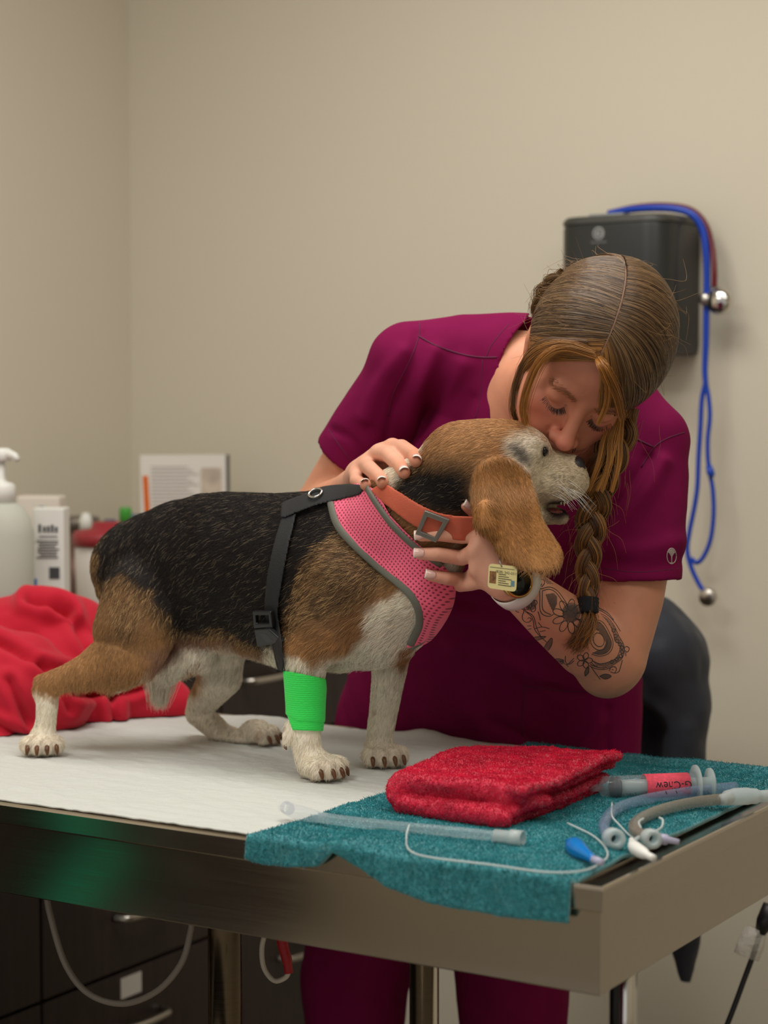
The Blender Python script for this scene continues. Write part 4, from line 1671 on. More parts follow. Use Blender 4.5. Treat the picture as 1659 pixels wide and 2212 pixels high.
if vnormals(tv, tf)[nB // 2 + 20 * nB, 2] < 0:
    tf = tf[:, ::-1]
    tt.data.flip_normals()
pile('pile', tv, tf, 110000, srgb(60, 140, 148), tt, 0.0020, None, 0.00028, 0.15)

# folded red towel
RS0, RS1, RW0, RW1 = -0.366, -0.184, 0.172, 0.428


class Layer:
    """a rounded slab of folded cloth, wavy towards its loose right end"""

    def __init__(self, s0, s1, w0, w1, zc, th, amp, ph):
        self.a = (s0, s1, w0, w1, zc, th, amp, ph)
        c = np.array([RW(s, w, z) for s in (s0 - .02, s1 + .02) for w in (w0 - .02, w1 + .02) for z in (zc - th - .02, zc + th + .03)])
        self.lo, self.hi = c.min(0), c.max(0)

    def __call__(self, x, y, z):
        s0, s1, w0, w1, zc, th, amp, ph = self.a
        s = (x - B0[0]) * U[0] + (y - B0[1]) * U[1]
        w = (x - B0[0]) * V[0] + (y - B0[1]) * V[1]
        fr = np.clip((s - s0) / (s1 - s0), 0, 1.2)
        bump_ = amp * fr ** 2 * np.sin((w - w0) / (w1 - w0) * 6.5 + ph)
        cz = zc + bump_ + 0.010 * np.clip(1 - abs(w - 0.31) / 0.13, 0, 1) * (zc > ZT + 0.030)
        r = th * 0.98
        qx = np.abs(s - (s0 + s1) / 2) - (s1 - s0) / 2 + r
        qy = np.abs(w - (w0 + w1) / 2) - (w1 - w0) / 2 + r + 0.006 * np.sin(s * 55 + ph)
        qz = np.abs(z - cz) - th + r
        return np.sqrt(np.maximum(qx, 0) ** 2 + np.maximum(qy, 0) ** 2 + np.maximum(qz, 0) ** 2) + np.minimum(np.maximum(np.maximum(qx, qy), qz), 0) - r


fr_ = Field(RW(RS0 - 0.03, RW0, ZT) - [0.05, 0.16, 0.005], RW(RS1, RW1, ZT) + [0.05, 0.05, 0.09], 0.0024)
fr_.lo = fr_.lo
base_z = ZT + 0.0085
for k, (ds0, ds1, dw0, dw1, zc, th, amp, ph) in enumerate((
        (0.014, -0.012, 0.000, -0.004, 0.0065, 0.0060, 0.0010, 0.2), (0.004, -0.006, -0.003, 0.000, 0.0170, 0.0056, 0.0030, 0.8),
        (0.000, -0.002, 0.010, 0.002, 0.0285, 0.0060, 0.0055, 1.5), (0.004, 0.006, 0.004, 0.004, 0.0385, 0.0058, 0.0062, 1.8))):
    fr_.add(Layer(RS0 + ds0, RS1 + ds1, RW0 + dw0, RW1 + dw1, base_z + zc, th, amp, ph), 0.0018)
# the rounded folds on the left and along the front
fr_.add(Cone([RW(RS0 + 0.014, RW0 + 0.02, base_z + 0.023), RW(RS0 + 0.012, 0.29, base_z + 0.025), RW(RS0 + 0.04, RW1 - 0.02, base_z + 0.024)], [0.0215, 0.0215, 0.019]), 0.006)
fr_.add(Cone([RW(RS0 + 0.016, RW0 + 0.016, base_z + 0.033), RW(-0.28, RW0 + 0.016, base_z + 0.0355), RW(-0.205, RW0 + 0.018, base_z + 0.034)], [0.0130, 0.0125, 0.0110]), 0.004)
fr_.add(Cone([RW(RS0 + 0.020, RW0 + 0.006, base_z + 0.0115), RW(-0.28, RW0 + 0.000, base_z + 0.0105), RW(-0.205, RW0 - 0.002, base_z + 0.0100)], [0.0112, 0.0105, 0.0098]), 0.003)
fr_.add(Cone([RW(-0.205, RW0 + 0.016, base_z + 0.033), RW(-0.190, RW0 + 0.030, base_z + 0.026), RW(-0.183, RW0 + 0.06, base_z + 0.022)], [0.0120, 0.0095, 0.0065]), 0.004)
rv, rf = fr_.mesh(3)
rn = vnormals(rv, rf)
rv = rv + rn * (0.0012 * vnoise(rv, 60, 21) + 0.0010 * vnoise(rv, 140, 22))[:, None]
rt = link('towel', mesh_np('towel', rv, rf), M_redt)
tag(rt, 'folded red terry towel lying on top of the teal one', 'towel')
pile('pile', rv, rf, 100000, srgb(208, 38, 70), rt, 0.0018, None, 0.00026, 0.13)

# red blanket heaped at the left end
fb = Field(np.array([-0.95, 2.62, ZT - 0.002]), np.array([-0.20, 3.40, ZT + 0.30]), 0.0045)


def BP(px, py, w):
    return PW(px, py, w)


lobes = [
    ([(-60, 1400, .50), (60, 1372, .54), (160, 1372, .60), (215, 1390, .66)], [100, 92, 86, 66]),
    ([(-60, 1500, .40), (30, 1500, .42), (120, 1520, .46)], [110, 104, 78]),
    ([(-40, 1420, .42), (60, 1430, .45), (130, 1475, .47)], [70, 66, 50]),
    ([(140, 1440, .54), (220, 1480, .58), (300, 1500, .62)], [84, 70, 58]),
    ([(180, 1520, .56), (290, 1528, .60), (380, 1528, .645)], [42, 44, 34]),
    ([(70, 1550, .48), (160, 1550, .52), (240, 1545, .55)], [56, 48, 34]),
    ([(330, 1480, .63), (372, 1510, .65), (392, 1530, .655)], [48, 42, 30]),
    ([(-60, 1560, .37), (10, 1570, .38), (60, 1560, .41)], [58, 52, 46]),
    ([(200, 1420, .62), (280, 1450, .65), (340, 1480, .66)], [70, 60, 50]),
]
for pts_, rr in lobes:
    fb.add(chain([(a_, b_, c_ - WM, r_) for (a_, b_, c_), r_ in zip(pts_, rr)]), 0.012)
bv, bf = fb.mesh(3)
bn = vnormals(bv, bf)
bq = proj(bv)
creases = [[(60, 1300), (110, 1312), (150, 1322)], [(120, 1318), (160, 1350), (190, 1400), (205, 1420)], [(-10, 1385), (40, 1410), (95, 1440), (150, 1452)],
           [(90, 1440), (120, 1480), (150, 1530)], [(160, 1500), (250, 1500), (330, 1480)], [(240, 1500), (250, 1560)], [(20, 1470), (60, 1560)], [(-20, 1560), (40, 1590), (70, 1600)], [(150, 1330), (130, 1310), (70, 1296)]]
disp = 0.0022 * vnoise(bv, 26, 31) + 0.001 * vnoise(bv, 70, 32)
for k, c_ in enumerate(creases):
    d_ = linedist(bq, spline(c_, 5))
    disp -= 0.013 * np.exp(-(d_ / 7) ** 2)
    disp += 0.006 * np.exp(-((d_ - 20) / 12) ** 2)
bv = bv + bn * disp[:, None]
bv[:, 2] = np.maximum(bv[:, 2], ZT + 0.0045)
bv = lap(bv, bf, 0.4)
M_red = mat('red_fleece', srgb(190, 8, 42), 0.85, sheen=0.1, bump=(700, 0.25, 0.001))
bo = link('blanket', mesh_np('blanket', bv, bf), M_red)
tag(bo, 'crumpled bright red cloth heaped on the table behind the hind leg of the dog', 'blanket')

# ---- breathing tubes and syringe
M_clear = mat('clear_plastic', srgb(206, 214, 220), 0.08, spec=0.9, alpha=0.20)
M_clearb = mat('clear_bluish', srgb(150, 165, 200), 0.08, spec=0.9, alpha=0.32)
M_smoke = mat('clear_smoky', srgb(150, 138, 124), 0.15, spec=0.7, alpha=0.55)
M_milky = mat('milky_plastic', srgb(212, 222, 222), 0.3, spec=0.5, alpha=0.55)
M_bluep = mat('blue_balloon', srgb(0, 128, 214), 0.2, spec=0.6, alpha=0.85)
M_lilac = mat('lilac_plastic', srgb(190, 188, 214), 0.3, alpha=0.85)
zt_ = ZT + 0.0085


def TT(px, py, h=0.006):
    return T(px, py, zt_ + h)


o = empty('breathing_tube', TT(850, 1788), 'long clear breathing tube with a blue balloon, along the front of the teal towel', 'tube', 'clear breathing tubes')
path_ = spline([TT(612, 1742, .010), TT(650, 1757, .009), (TT(720, 1770, .008)), TT(850, 1785, .007), TT(1000, 1799, .007), TT(1090, 1809, .007)], 8)
rr = np.full(len(path_), 0.0066)
rr[:8] = np.linspace(0.0076, 0.0092, 8)
rr[8:14] = np.linspace(0.0092, 0.0068, 6)
MB().tube(path_[12:], 0.0064, 14, capped=False).build('shaft', M_clear, o, True)
MB().tube(path_[:16], list(rr[:16]), 14, capped=False).build('cuff', M_clear, o, True)
MB().tube([path_[0], path_[1], path_[3]], [0.0045, 0.0072, 0.0074], 12, capped=False).build('tip', M_clearb, o, True)
ce, cd_ = path_[-1], path_[-1] - path_[-3]
cd_ = cd_ / np.linalg.norm(cd_)
MB().lathe(ce - cd_ * 0.012, [(0.0080, 0), (0.0080, 0.018), (0.0098, 0.019), (0.0098, 0.034), (0.0080, 0.034), (0.0076, 0.02)], axis=cd_, n=24).build('connector', M_milky, o, True)
MB().tube(spline([TT(884, 1782, .012), TT(878, 1806, .004), TT(884, 1836, .003), TT(930, 1852, .003), TT(1060, 1868, .003), TT(1180, 1884, .003), TT(1262, 1880, .003), TT(1306, 1858, .003), TT(1310, 1836, .003), TT(1282, 1806, .003), TT(1226, 1778, .004)], 8), 0.0013, 8).build('inflation_line', M_milky, o, True)
MB().tube(spline([TT(1226, 1818, .006), TT(1238, 1826, .007), TT(1250, 1836, .008), TT(1272, 1850, .008), TT(1284, 1858, .007)], 5), [.003, .003, .004, .006, .0075, .009, .010, .0105, .0105, .010, .010, .009, .008, .007, .006, .0055, .005, .005, .0045, .004, .004][:21], 16).build('pilot_balloon', M_bluep, o, True)
MB().tube([TT(1282, 1857, .007), TT(1300, 1863, .007)], [0.0045, 0.0038], 14).build('valve', M_lilac, o, True)


def connector(o, px, py, m_, rout=0.0115):
    c_ = TT(px, py, 0.011)
    ax_ = np.array([0.12, -1.0, 0.12])
    ax_ /= np.linalg.norm(ax_)
    MB().lathe(c_ + ax_ * -0.018, [(0.0075, 0), (rout, 0.006), (rout, 0.024), (rout * 0.55, 0.026), (rout * 0.42, 0.024), (rout * 0.40, 0.004)], axis=ax_, n=28, capped=False).build('connector', m_, o, True)
    MB().lathe(c_ + ax_ * -0.018, [(rout * 0.4, 0.0), (rout * 0.4, 0.004)], axis=ax_, n=20).build('bore', mat('tube_bore', srgb(48, 66, 72), 0.5), o, True)
    return c_ - ax_ * 0.018


o = empty('breathing_tube', TT(1330, 1780), 'curved bluish clear breathing tube nearest the folded red towel, its open connector towards the viewer', 'tube', 'clear breathing tubes')
e_ = connector(o, 1327, 1812, M_milky)
MB().tube(spline([e_, TT(1308, 1796, .010), TT(1306, 1776, .009), TT(1330, 1748, .008), TT(1380, 1730, .007), TT(1440, 1718, .007), TT(1520, 1706, .007), TT(1590, 1700, .007)], 8), 0.0066, 14).build('shaft', M_clearb, o, True)
MB().tube(spline([TT(1322, 1734, .014), TT(1322, 1762, .012), TT(1338, 1782, .006), TT(1362, 1806, .004), TT(1380, 1812, .004)], 6), 0.0012, 8).build('inflation_line', M_milky, o, True)
for k in range(5):
    a_ = TT(1372 + 22 * k, 1712 + 0.6 * k - 1.6 * k, .0138)
    MB().tube([a_, a_ + [0.0015, 0, -0.0035]], 0.0006, 6).build('depth_mark', M_ink, o)
o = empty('breathing_tube', TT(1420, 1770), 'smoky grey curved breathing tube nearest the right edge of the table', 'tube', 'clear breathing tubes')
e_ = connector(o, 1408, 1812, M_milky, 0.0105)
MB().tube(spline([e_, TT(1376, 1798, .009), TT(1370, 1782, .009), TT(1392, 1764, .008), TT(1440, 1746, .008), TT(1500, 1733, .008), TT(1580, 1724, .008)], 8), 0.0068, 14).build('shaft', M_smoke, o, True)
MB().tube(spline([TT(1560, 1728, .009), TT(1580, 1722, .010), TT(1610, 1720, .010), TT(1640, 1720, .009), TT(1668, 1719, .009)], 5), [.0072] * 3 + [.0095] * 3 + [.0105] * 6 + [.0095] * 3 + [.0074] * 6, 16).build('cuff', M_milky, o, True)
MB().tube(spline([TT(1385, 1790, .012), TT(1380, 1776, .016), TT(1390, 1768, .018)], 5), 0.0013, 8).build('clip', M_milky, o, True)
MB().tube(spline([TT(1410, 1798, .010), TT(1428, 1788, .010), TT(1432, 1772, .016), TT(1424, 1766, .018)], 5), 0.0014, 8).build('inflation_line', M_milky, o, True)
MB().tube([TT(1428, 1812, .008), TT(1440, 1814, .008), TT(1442, 1814, .008), TT(1466, 1819, .007)], [0.006, 0.006, 0.004, 0.0032], 12).build('valve', M_lilac, o, True)
MB().tube(spline([TT(1364, 1814, .008), TT(1370, 1830, .008), TT(1392, 1844, .008), TT(1412, 1854, .007)], 5), [.003, .0035, .004, .005, .006, .007, .0075, .0072, .007, .0066, .006, .0045, .004, .004, .004, .004][:16], 14).build('pilot_balloon', M_white, o, True)
MB().tube([TT(1366, 1820, .010), TT(1380, 1808, .012)], 0.0022, 10).build('valve', M_milky, o, True)

# feeding syringe
sy = empty('syringe', TT(1430, 1690), 'large clear syringe with a pink tape band lettered in black, behind the folded red towel', 'syringe')
a_ = TT(1314, 1701, 0.0125)
b_ = TT(1500, 1694, 0.0125)
ax_ = (b_ - a_) / np.linalg.norm(b_ - a_)
LB = np.linalg.norm(b_ - a_)
RB = 0.0142
MB().lathe(a_ - ax_ * 0.012, [(0.0035, -0.02), (0.005, 0.0), (RB, 0.006), (RB, LB + 0.012), (RB - 0.001, LB + 0.012)], axis=ax_, n=36).build('barrel', M_clear, sy, True)
MB().lathe(a_ + ax_ * LB, [(RB, 0), (0.024, 0.001), (0.024, 0.003), (RB, 0.004)], axis=ax_, n=36).build('finger_flange', M_milky, sy, True)
MB().lathe(a_ + ax_ * 0.002, [(0.006, 0), (RB - 0.001, 0.003), (RB - 0.001, 0.006), (RB - 0.003, 0.0065), (RB - 0.003, 0.008), (RB - 0.001, 0.0085), (RB - 0.001, 0.012)], axis=ax_, n=36).build('stopper', mat('dark_rubber', srgb(30, 34, 44), 0.5), sy, True)
MB().lathe(a_ + ax_ * 0.014, [(0.0085, 0), (0.0085, LB + 0.004), (0.0195, LB + 0.005), (0.0195, LB + 0.008)], axis=ax_, n=28).build('plunger', M_milky, sy, True)
fr0 = np.linalg.norm(TT(1391, 1698, 0.0125) - a_) 
fr1 = np.linalg.norm(TT(1486, 1695, 0.0125) - a_)
M_tape = mat('pink_tape', srgb(236, 84, 104), 0.8, bump=(420, 0.5, 0.001), var=(200, 0.15))
tp_ = MB().lathe(a_ + ax_ * fr0, [(RB + 0.0001, 0), (RB + 0.0007, 0), (RB + 0.0007, fr1 - fr0), (RB + 0.0001, fr1 - fr0)], axis=ax_, n=40, capped=False).build('tape', M_tape, sy, True)
view = CAM - (a_ + b_) / 2
view = view - ax_ * np.dot(view, ax_)
view /= np.linalg.norm(view)
upv = np.cross(view, ax_)
to = text_obj('lettering', 'G-Chew', 0.0135, a_ + ax_ * (fr0 + (fr1 - fr0) * 0.60), -ax_, -upv if upv[2] > 0 else upv, M_ink, None, 0.0001)
me = to.data
c0 = a_
for vv in me.vertices:
    r0 = np.array(vv.co) - a_
    t_ = np.dot(r0, ax_)
    h_ = np.dot(r0, upv)
    th_ = h_ / RB
    vv.co = Vector(a_ + ax_ * t_ + (view * math.cos(th_) + upv * math.sin(th_)) * (RB + 0.0010))
to.parent = tp_

# ================================================================== the person
per = empty('person', P(1010, 2800, 3.04), 'person in plum scrubs bending over the table to kiss the dog, hair in a braid', 'person')
ROLL, PHI, PSI = math.radians(32), math.radians(42), math.radians(14)
l0 = np.array([math.cos(ROLL), 0, -math.sin(ROLL)])
dd = np.array([-math.sin(ROLL), 0, -math.cos(ROLL)])
n0 = dd * math.sin(PHI) + np.array([0, -1.0, 0]) * math.cos(PHI)
HC = -dd * math.cos(PHI) + np.array([0, -1.0, 0]) * math.sin(PHI)
HN = n0 * math.cos(PSI) + l0 * math.sin(PSI)
HL = l0 * math.cos(PSI) - n0 * math.sin(PSI)
HR = np.array([HL, HN, HC])
H0 = P(1256, 885, 2.478) - 0.088 * HN


def hp(l, n, c):
    return H0 + l * HL + n * HN + c * HC


def he(l, n, c, rl, rn, rc, R=None):
    return Ell(hp(l, n, c), (rl, rn, rc), HR if R is None else R)


def hcone(pts, rads, flat=None):
    return Cone([hp(*p) for p in pts], rads, flat)


SH = 0.0021
SK = Field(P(600, 1160, 2.75) * [1, 0, 0] + [0.0, 2.36, 0.985], [0.44, 3.00, 1.585], SH)
# skull and face
SK.add(he(0, -0.012, 0.034, 0.0735, 0.094, 0.088), 0.01)
SK.add(he(0, 0.030, -0.035, 0.0605, 0.060, 0.072), 0.02)
SK.add(he(0, 0.040, 0.036, 0.058, 0.048, 0.048), 0.02)
for sg in (-1, 1):
    SK.add(hcone([(sg * 0.058, 0.002, -0.052), (sg * 0.040, 0.045, -0.094), (0, 0.072, -0.106)], [0.016, 0.014, 0.016]), 0.02)
    SK.add(he(sg * 0.041, 0.058, -0.034, 0.021, 0.018, 0.018), 0.02)
    SK.add(he(sg * 0.028, 0.080, 0.016, 0.020, 0.007, 0.007), 0.014)
    SK.add(he(sg * 0.022, 0.070, -0.062, 0.020, 0.018, 0.020), 0.015)
SK.add(he(0, 0.074, -0.105, 0.016, 0.015, 0.013), 0.014)
SK.add(he(0, 0.078, -0.074, 0.022, 0.014, 0.016), 0.012)
for sg in (-1, 1):
    SK.cut(he(sg * 0.031, 0.095, -0.004, 0.017, 0.014, 0.0105), 0.010)
    SK.add(he(sg * 0.0315, 0.0695, -0.005, 0.0150, 0.0140, 0.0125), 0.003)
    # the closed lid line and the soft fold above
    SK.cut(hcone([(sg * 0.0190, 0.0835, -0.0085), (sg * 0.026, 0.0868, -0.0128), (sg * 0.034, 0.0866, -0.0130), (sg * 0.0445, 0.0790, -0.0085)], [0.0010, 0.0013, 0.0013, 0.0010]), 0.002)
    pass
# nose
SK.add(hcone([(0, 0.086, 0.004), (0, 0.0945, -0.018), (0, 0.1060, -0.040)], [0.0075, 0.0080, 0.0105]), 0.009)
SK.add(he(0, 0.1085, -0.0435, 0.0118, 0.0110, 0.0100), 0.006)
for sg in (-1, 1):
    SK.add(he(sg * 0.0125, 0.0985, -0.0470, 0.0078, 0.0098, 0.0078), 0.005)
    SK.cut(hcone([(sg * 0.0072, 0.1040, -0.0555), (sg * 0.0085, 0.0975, -0.0500)], [0.0032, 0.0026]), 0.002)
    SK.cut(hcone([(sg * 0.0190, 0.0930, -0.0400), (sg * 0.0205, 0.0890, -0.0500)], [0.0014, 0.0016]), 0.004)
# lips, pursed
SK.add(hcone([(-0.019, 0.0865, -0.0745), (-0.007, 0.0965, -0.0705), (0, 0.0965, -0.0715), (0.007, 0.0965, -0.0705), (0.019, 0.0865, -0.0745)], [0.0030, 0.0052, 0.0050, 0.0052, 0.0030]), 0.004)
SK.add(hcone([(-0.017, 0.0865, -0.0775), (0, 0.0960, -0.0825), (0.017, 0.0865, -0.0775)], [0.0032, 0.0066, 0.0032]), 0.004)
SK.cut(hcone([(-0.017, 0.0905, -0.0762), (0, 0.1030, -0.0768), (0.017, 0.0905, -0.0762)], [0.0008, 0.0012, 0.0008]), 0.002)
# ears
for sg in (-1, 1):
    SK.add(Cone([hp(sg * 0.072, -0.006, -0.028), hp(sg * 0.078, -0.012, -0.005), hp(sg * 0.080, -0.016, 0.014)], [0.008, 0.011, 0.011], (HL, 0.45)), 0.006)
# neck, shoulders, chest (inside the scrubs lower down)
NB = P(1170, 850, 2.735)
SK.add(Cone([hp(0, -0.025, -0.055), NB, P(1150, 930, 2.78)], [0.052, 0.054, 0.062]), 0.03)
SK.add(Cone([P(888, 782, 2.80), P(1000, 775, 2.80), P(1165, 815, 2.775), P(1330, 895, 2.74), P(1400, 950, 2.715)], [0.044, 0.048, 0.058, 0.048, 0.038]), 0.03)
SK.add(Cone([P(1140, 900, 2.775), P(1120, 1050, 2.80), P(1085, 1180, 2.86)], [0.10, 0.115, 0.11], ((-0.3, -0.95, 0.1), 0.7)), 0.04)


def limb(spec, flat=None):
    ps = [P(a, b_, Y) for a, b_, Y, r in spec]
    return Cone(ps, [s[3] for s in spec], flat)


# right arm, running down behind the dog and up over its back
SK.add(limb([(880, 797, 2.80, .045), (800, 920, 2.838, .039), (730, 1040, 2.875, .0400), (684, 1118, 2.90, .040)]), 0.02)
SK.add(limb([(684, 1118, 2.90, .039), (716, 1100, 2.84, .040), (752, 1075, 2.755, .033), (778, 1042, 2.69, .0255)]), 0.012)
# left arm: upper arm hangs, forearm comes up to the dog's throat
SK.add(limb([(1408, 958, 2.715, .041), (1392, 1120, 2.68, .044), (1363, 1290, 2.65, .0435), (1326, 1418, 2.632, .0435)]), 0.02)
SK.add(limb([(1318, 1428, 2.632, .0415), (1268, 1392, 2.605, .0435), (1205, 1338, 2.555, .0385), (1145, 1288, 2.500, .0315), (1102, 1252, 2.468, .0275)]), 0.012)
SK.add(Ell(P(1306, 1455, 2.632), (0.032, 0.034, 0.030)), 0.02)

FINGERS = []                            # (tip, direction, outward normal, radius)


def finger(pts, rads, nrm):
    SK.add(Cone(pts, rads), 0.0045)
    d_ = pts[-1] - pts[-2]
    d_ = d_ / np.linalg.norm(d_)
    nrm = np.asarray(nrm, float)
    nrm = nrm - d_ * np.dot(nrm, d_)
    FINGERS.append((pts[-1], d_, nrm / np.linalg.norm(nrm), rads[-1]))


def dogpt(px, py, off):
    return on_dog(px, py, off)[0]


# left hand on the throat
wr = P(1098, 1248, 2.466)
mcps = [P(1040, 1150, 2.468), P(1030, 1190, 2.462), P(1034, 1228, 2.466), P(1050, 1252, 2.476)]
for m_, r in zip(mcps, (0.0125, 0.0125, 0.012, 0.0115)):
    SK.add(Cone([wr, wr * 0.45 + m_ * 0.55, m_], [0.021, 0.0165, r]), 0.014)
CD = (0.15, -1.0, 0.25)
finger([mcps[0], dogpt(990, 1150, .012), dogpt(946, 1148, .0105), dogpt(914, 1150, .0105)], [.0108, .0098, .0088, .0076], CD)
finger([mcps[1], dogpt(985, 1192, .0155), dogpt(944, 1184, .0165), dogpt(916, 1184, .0160)], [.0108, .0100, .0090, .0078], CD)
finger([mcps[2], dogpt(990, 1242, .0155), dogpt(954, 1240, .0165), dogpt(929, 1236, .0160)], [.0104, .0096, .0086, .0074], CD)
finger([mcps[3], P(1016, 1262, 2.49), P(994, 1266, 2.512), P(984, 1262, 2.530)], [.0098, .0088, .0078, .0068], (0, -1, -0.4))
th0 = P(1062, 1180, 2.472)
SK.add(Cone([wr, th0], [0.020, 0.0150]), 0.012)
finger([th0, P(1046, 1128, 2.482), P(1026, 1104, 2.478), P(1009, 1092, 2.474)], [.0135, .0112, .0100, .0082], (-0.3, -1, 0.6))

# right hand over the nape
wr2 = P(786, 1030, 2.672)
mc2 = [P(848, 966, 2.625), P(818, 980, 2.632), P(790, 1004, 2.636), P(770, 1024, 2.638)]
for m_, r in zip(mc2, (0.0122, 0.0122, 0.0115, 0.011)):
    SK.add(Cone([wr2, wr2 * 0.45 + m_ * 0.55, m_], [0.020, 0.0155, r]), 0.012)
UPN = (-0.15, -0.75, 0.75)
finger([mc2[0], P(868, 966, 2.580), P(896, 984, 2.528), dogpt(909, 1000, .0080)], [.0105, .0104, .0094, .0080], (0.2, -0.8, 0.6))
finger([mc2[1], P(839, 982, 2.578), P(866, 1008, 2.528), dogpt(881, 1027, .0080)], [.0106, .0106, .0096, .0082], UPN)
finger([mc2[2], P(799, 1012, 2.590), P(824, 1034, 2.548), dogpt(839, 1048, .0100)], [.0102, .0102, .0092, .0078], UPN)
finger([mc2[3], P(770, 1040, 2.604), P(790, 1050, 2.572), dogpt(804, 1056, .0110)], [.0095, .0092, .0083, .0070], UPN)
SK.add(Cone([wr2, P(824, 1010, 2.655)], [0.018, 0.0145]), 0.012)
finger([P(824, 1010, 2.655), P(856, 1000, 2.655), P(884, 1000, 2.648), P(898, 1004, 2.642)], [.0125, .0108, .0095, .008], (0.2, 0.8, 0.4))

sv, sf = SK.mesh(2)
sn = vnormals(sv, sf)
loc = (sv - H0) @ HR.T                                             # head coordinates
SKIN = np.array(srgb(206, 142, 112))
sc = np.tile(SKIN, (len(sv), 1))


def tint(center, r, col, amt, pts=None):
    q = loc if pts is None else pts
    w_ = np.exp(-(np.linalg.norm((q - np.array(center)) / np.array(r), axis=1)) ** 2)[:, None] * amt
    sc[:] = sc * (1 - w_) + np.array(col) * w_


FACE = np.array(srgb(202, 126, 100))
wf = np.clip(1 - np.linalg.norm(loc - [0, 0.05, 0], axis=1) / 0.14, 0, 1)[:, None]
sc[:] = sc * (1 - wf) + FACE * wf
for sg in (-1, 1):
    tint((sg * 0.042, 0.075, -0.036), (0.024, 0.03, 0.022), srgb(196, 108, 92), 0.6)
tint((0, 0.112, -0.044), (0.016, 0.02, 0.016), srgb(198, 104, 92), 0.6)
tint((0, 0.10, 0.05), (0.04, 0.04, 0.03), srgb(204, 134, 112), 0.4)
tint((0, 0.101, -0.071), (0.018, 0.012, 0.0046), srgb(166, 72, 72), 0.9)
tint((0, 0.101, -0.083), (0.015, 0.012, 0.0052), srgb(170, 76, 76), 0.9)
for sg in (-1, 1):                                                 # lids, brows, nostrils
    br = linedist(loc, [(sg * 0.013, 0.088, 0.012), (sg * 0.027, 0.090, 0.0175), (sg * 0.041, 0.080, 0.0165), (sg * 0.050, 0.066, 0.010)])
    w_ = (np.clip(1.3 - br / 0.0036, 0, 1) * 0.3)[:, None]
    sc[:] = sc * (1 - w_) + np.array(srgb(140, 86, 56)) * w_
    ld = linedist(loc, [(sg * 0.0185, 0.0835, -0.0085), (sg * 0.026, 0.0868, -0.0128), (sg * 0.034, 0.0866, -0.0130), (sg * 0.0450, 0.0790, -0.0085)])
    w_ = (np.clip(1.3 - ld / 0.0022, 0, 1) * 0.75)[:, None]
    sc[:] = sc * (1 - w_) + np.array(srgb(74, 44, 36)) * w_
# knuckles, elbows a little redder; freckles on the arms
arms = np.linalg.norm(loc, axis=1) > 0.2
for k in range(150):
    i = rng.integers(len(sv))
    r = 0.0010 + 0.0011 * rng.random()
    w_ = np.clip(1.3 - np.linalg.norm(sv - sv[i], axis=1) / r, 0, 1)[:, None] * 0.35
    sc[:] = sc * (1 - w_) + np.array(srgb(140, 84, 60)) * w_
for tp_, d_, nn, r in FINGERS:
    w_ = np.exp(-(np.linalg.norm(sv - tp_, axis=1) / 0.014) ** 2)[:, None] * 0.35
    sc[:] = sc * (1 - w_) + np.array(srgb(206, 120, 100)) * w_
hd2 = np.clip(1.6 - np.minimum(linedist(sv, [wr2, P(840, 1000, 2.57)]), linedist(sv, [wr, P(930, 1190, 2.48)])) / 0.045, 0, 1)[:, None] * 0.8
sc[:] = sc * (1 - hd2) + (sc * 0.35 + np.array(srgb(226, 172, 150)) * 0.65) * hd2
sc *= (1 + 0.05 * vnoise(sv, 45, 41) + 0.04 * vnoise(sv, 140, 42))[:, None]
M_skin = mat('skin', (0.6, 0.4, 0.3), 0.5, spec=0.4, attr='Col', sss=0.12, bump=(900, 0.10, 0.0006, 3))
skin = link('body', mesh_np('person_body', sv, sf, True, np.clip(sc, 0, 1)), M_skin, per)
SKBVH = BVHTree.FromPolygons([tuple(q) for q in sv], [tuple(q) for q in sf])


def on_skin(px, py, off=0.0):
    d = Vector(ray(px, py)).normalized()
    h = SKBVH.ray_cast(Vector(CAM), d)
    if h[0] is None:
        return None
    return np.array(h[0]) + np.array(h[1]) * off


# nails
M_nail = mat('nail', srgb(222, 180, 168), 0.18, coat=0.5)
M_nailtip = mat('nail_tip', srgb(236, 220, 208), 0.18, coat=0.5)
for i, (tp_, d_, nn, r) in enumerate(FINGERS):
    h = SKBVH.ray_cast(Vector(tp_ + nn * 0.03), Vector(-nn), 0.05)
    o_ = np.array(h[0]) if h[0] is not None else tp_ + nn * r
    x_ = np.cross(d_, nn)
    R_ = np.array([d_, x_, nn])
    L_ = 0.0068 if i != 4 else 0.0075
    gv, gf = [], []
    for a_ in range(9):
        for b_ in range(7):
            u_ = a_ / 8
            v_ = b_ / 6 * 2 - 1
            wd = r * 0.74 * (1 - 0.35 * (1 - u_) ** 3)
            gv.append(o_ + d_ * ((u_ - 0.42) * 2 * L_) + x_ * v_ * wd + nn * (0.0007 - 0.42 * r * v_ * v_ * 0.9 + 0.0006 * math.sin(u_ * 3) - 0.0012 * max(0, u_ - 0.6)))
    gf = [[a_ * 7 + b_, (a_ + 1) * 7 + b_, (a_ + 1) * 7 + b_ + 1, a_ * 7 + b_ + 1] for a_ in range(8) for b_ in range(6)]
    no = link('fingernail', mesh_np('fingernail', gv, gf), M_nail, per)
    no.data.materials.append(M_nailtip)
    for k, pg in enumerate(no.data.polygons):
        if k // 6 >= (6 if i > 4 else 7):
            pg.material_index = 1
    sd = no.modifiers.new('thick', 'SOLIDIFY')
    sd.thickness = 0.0009

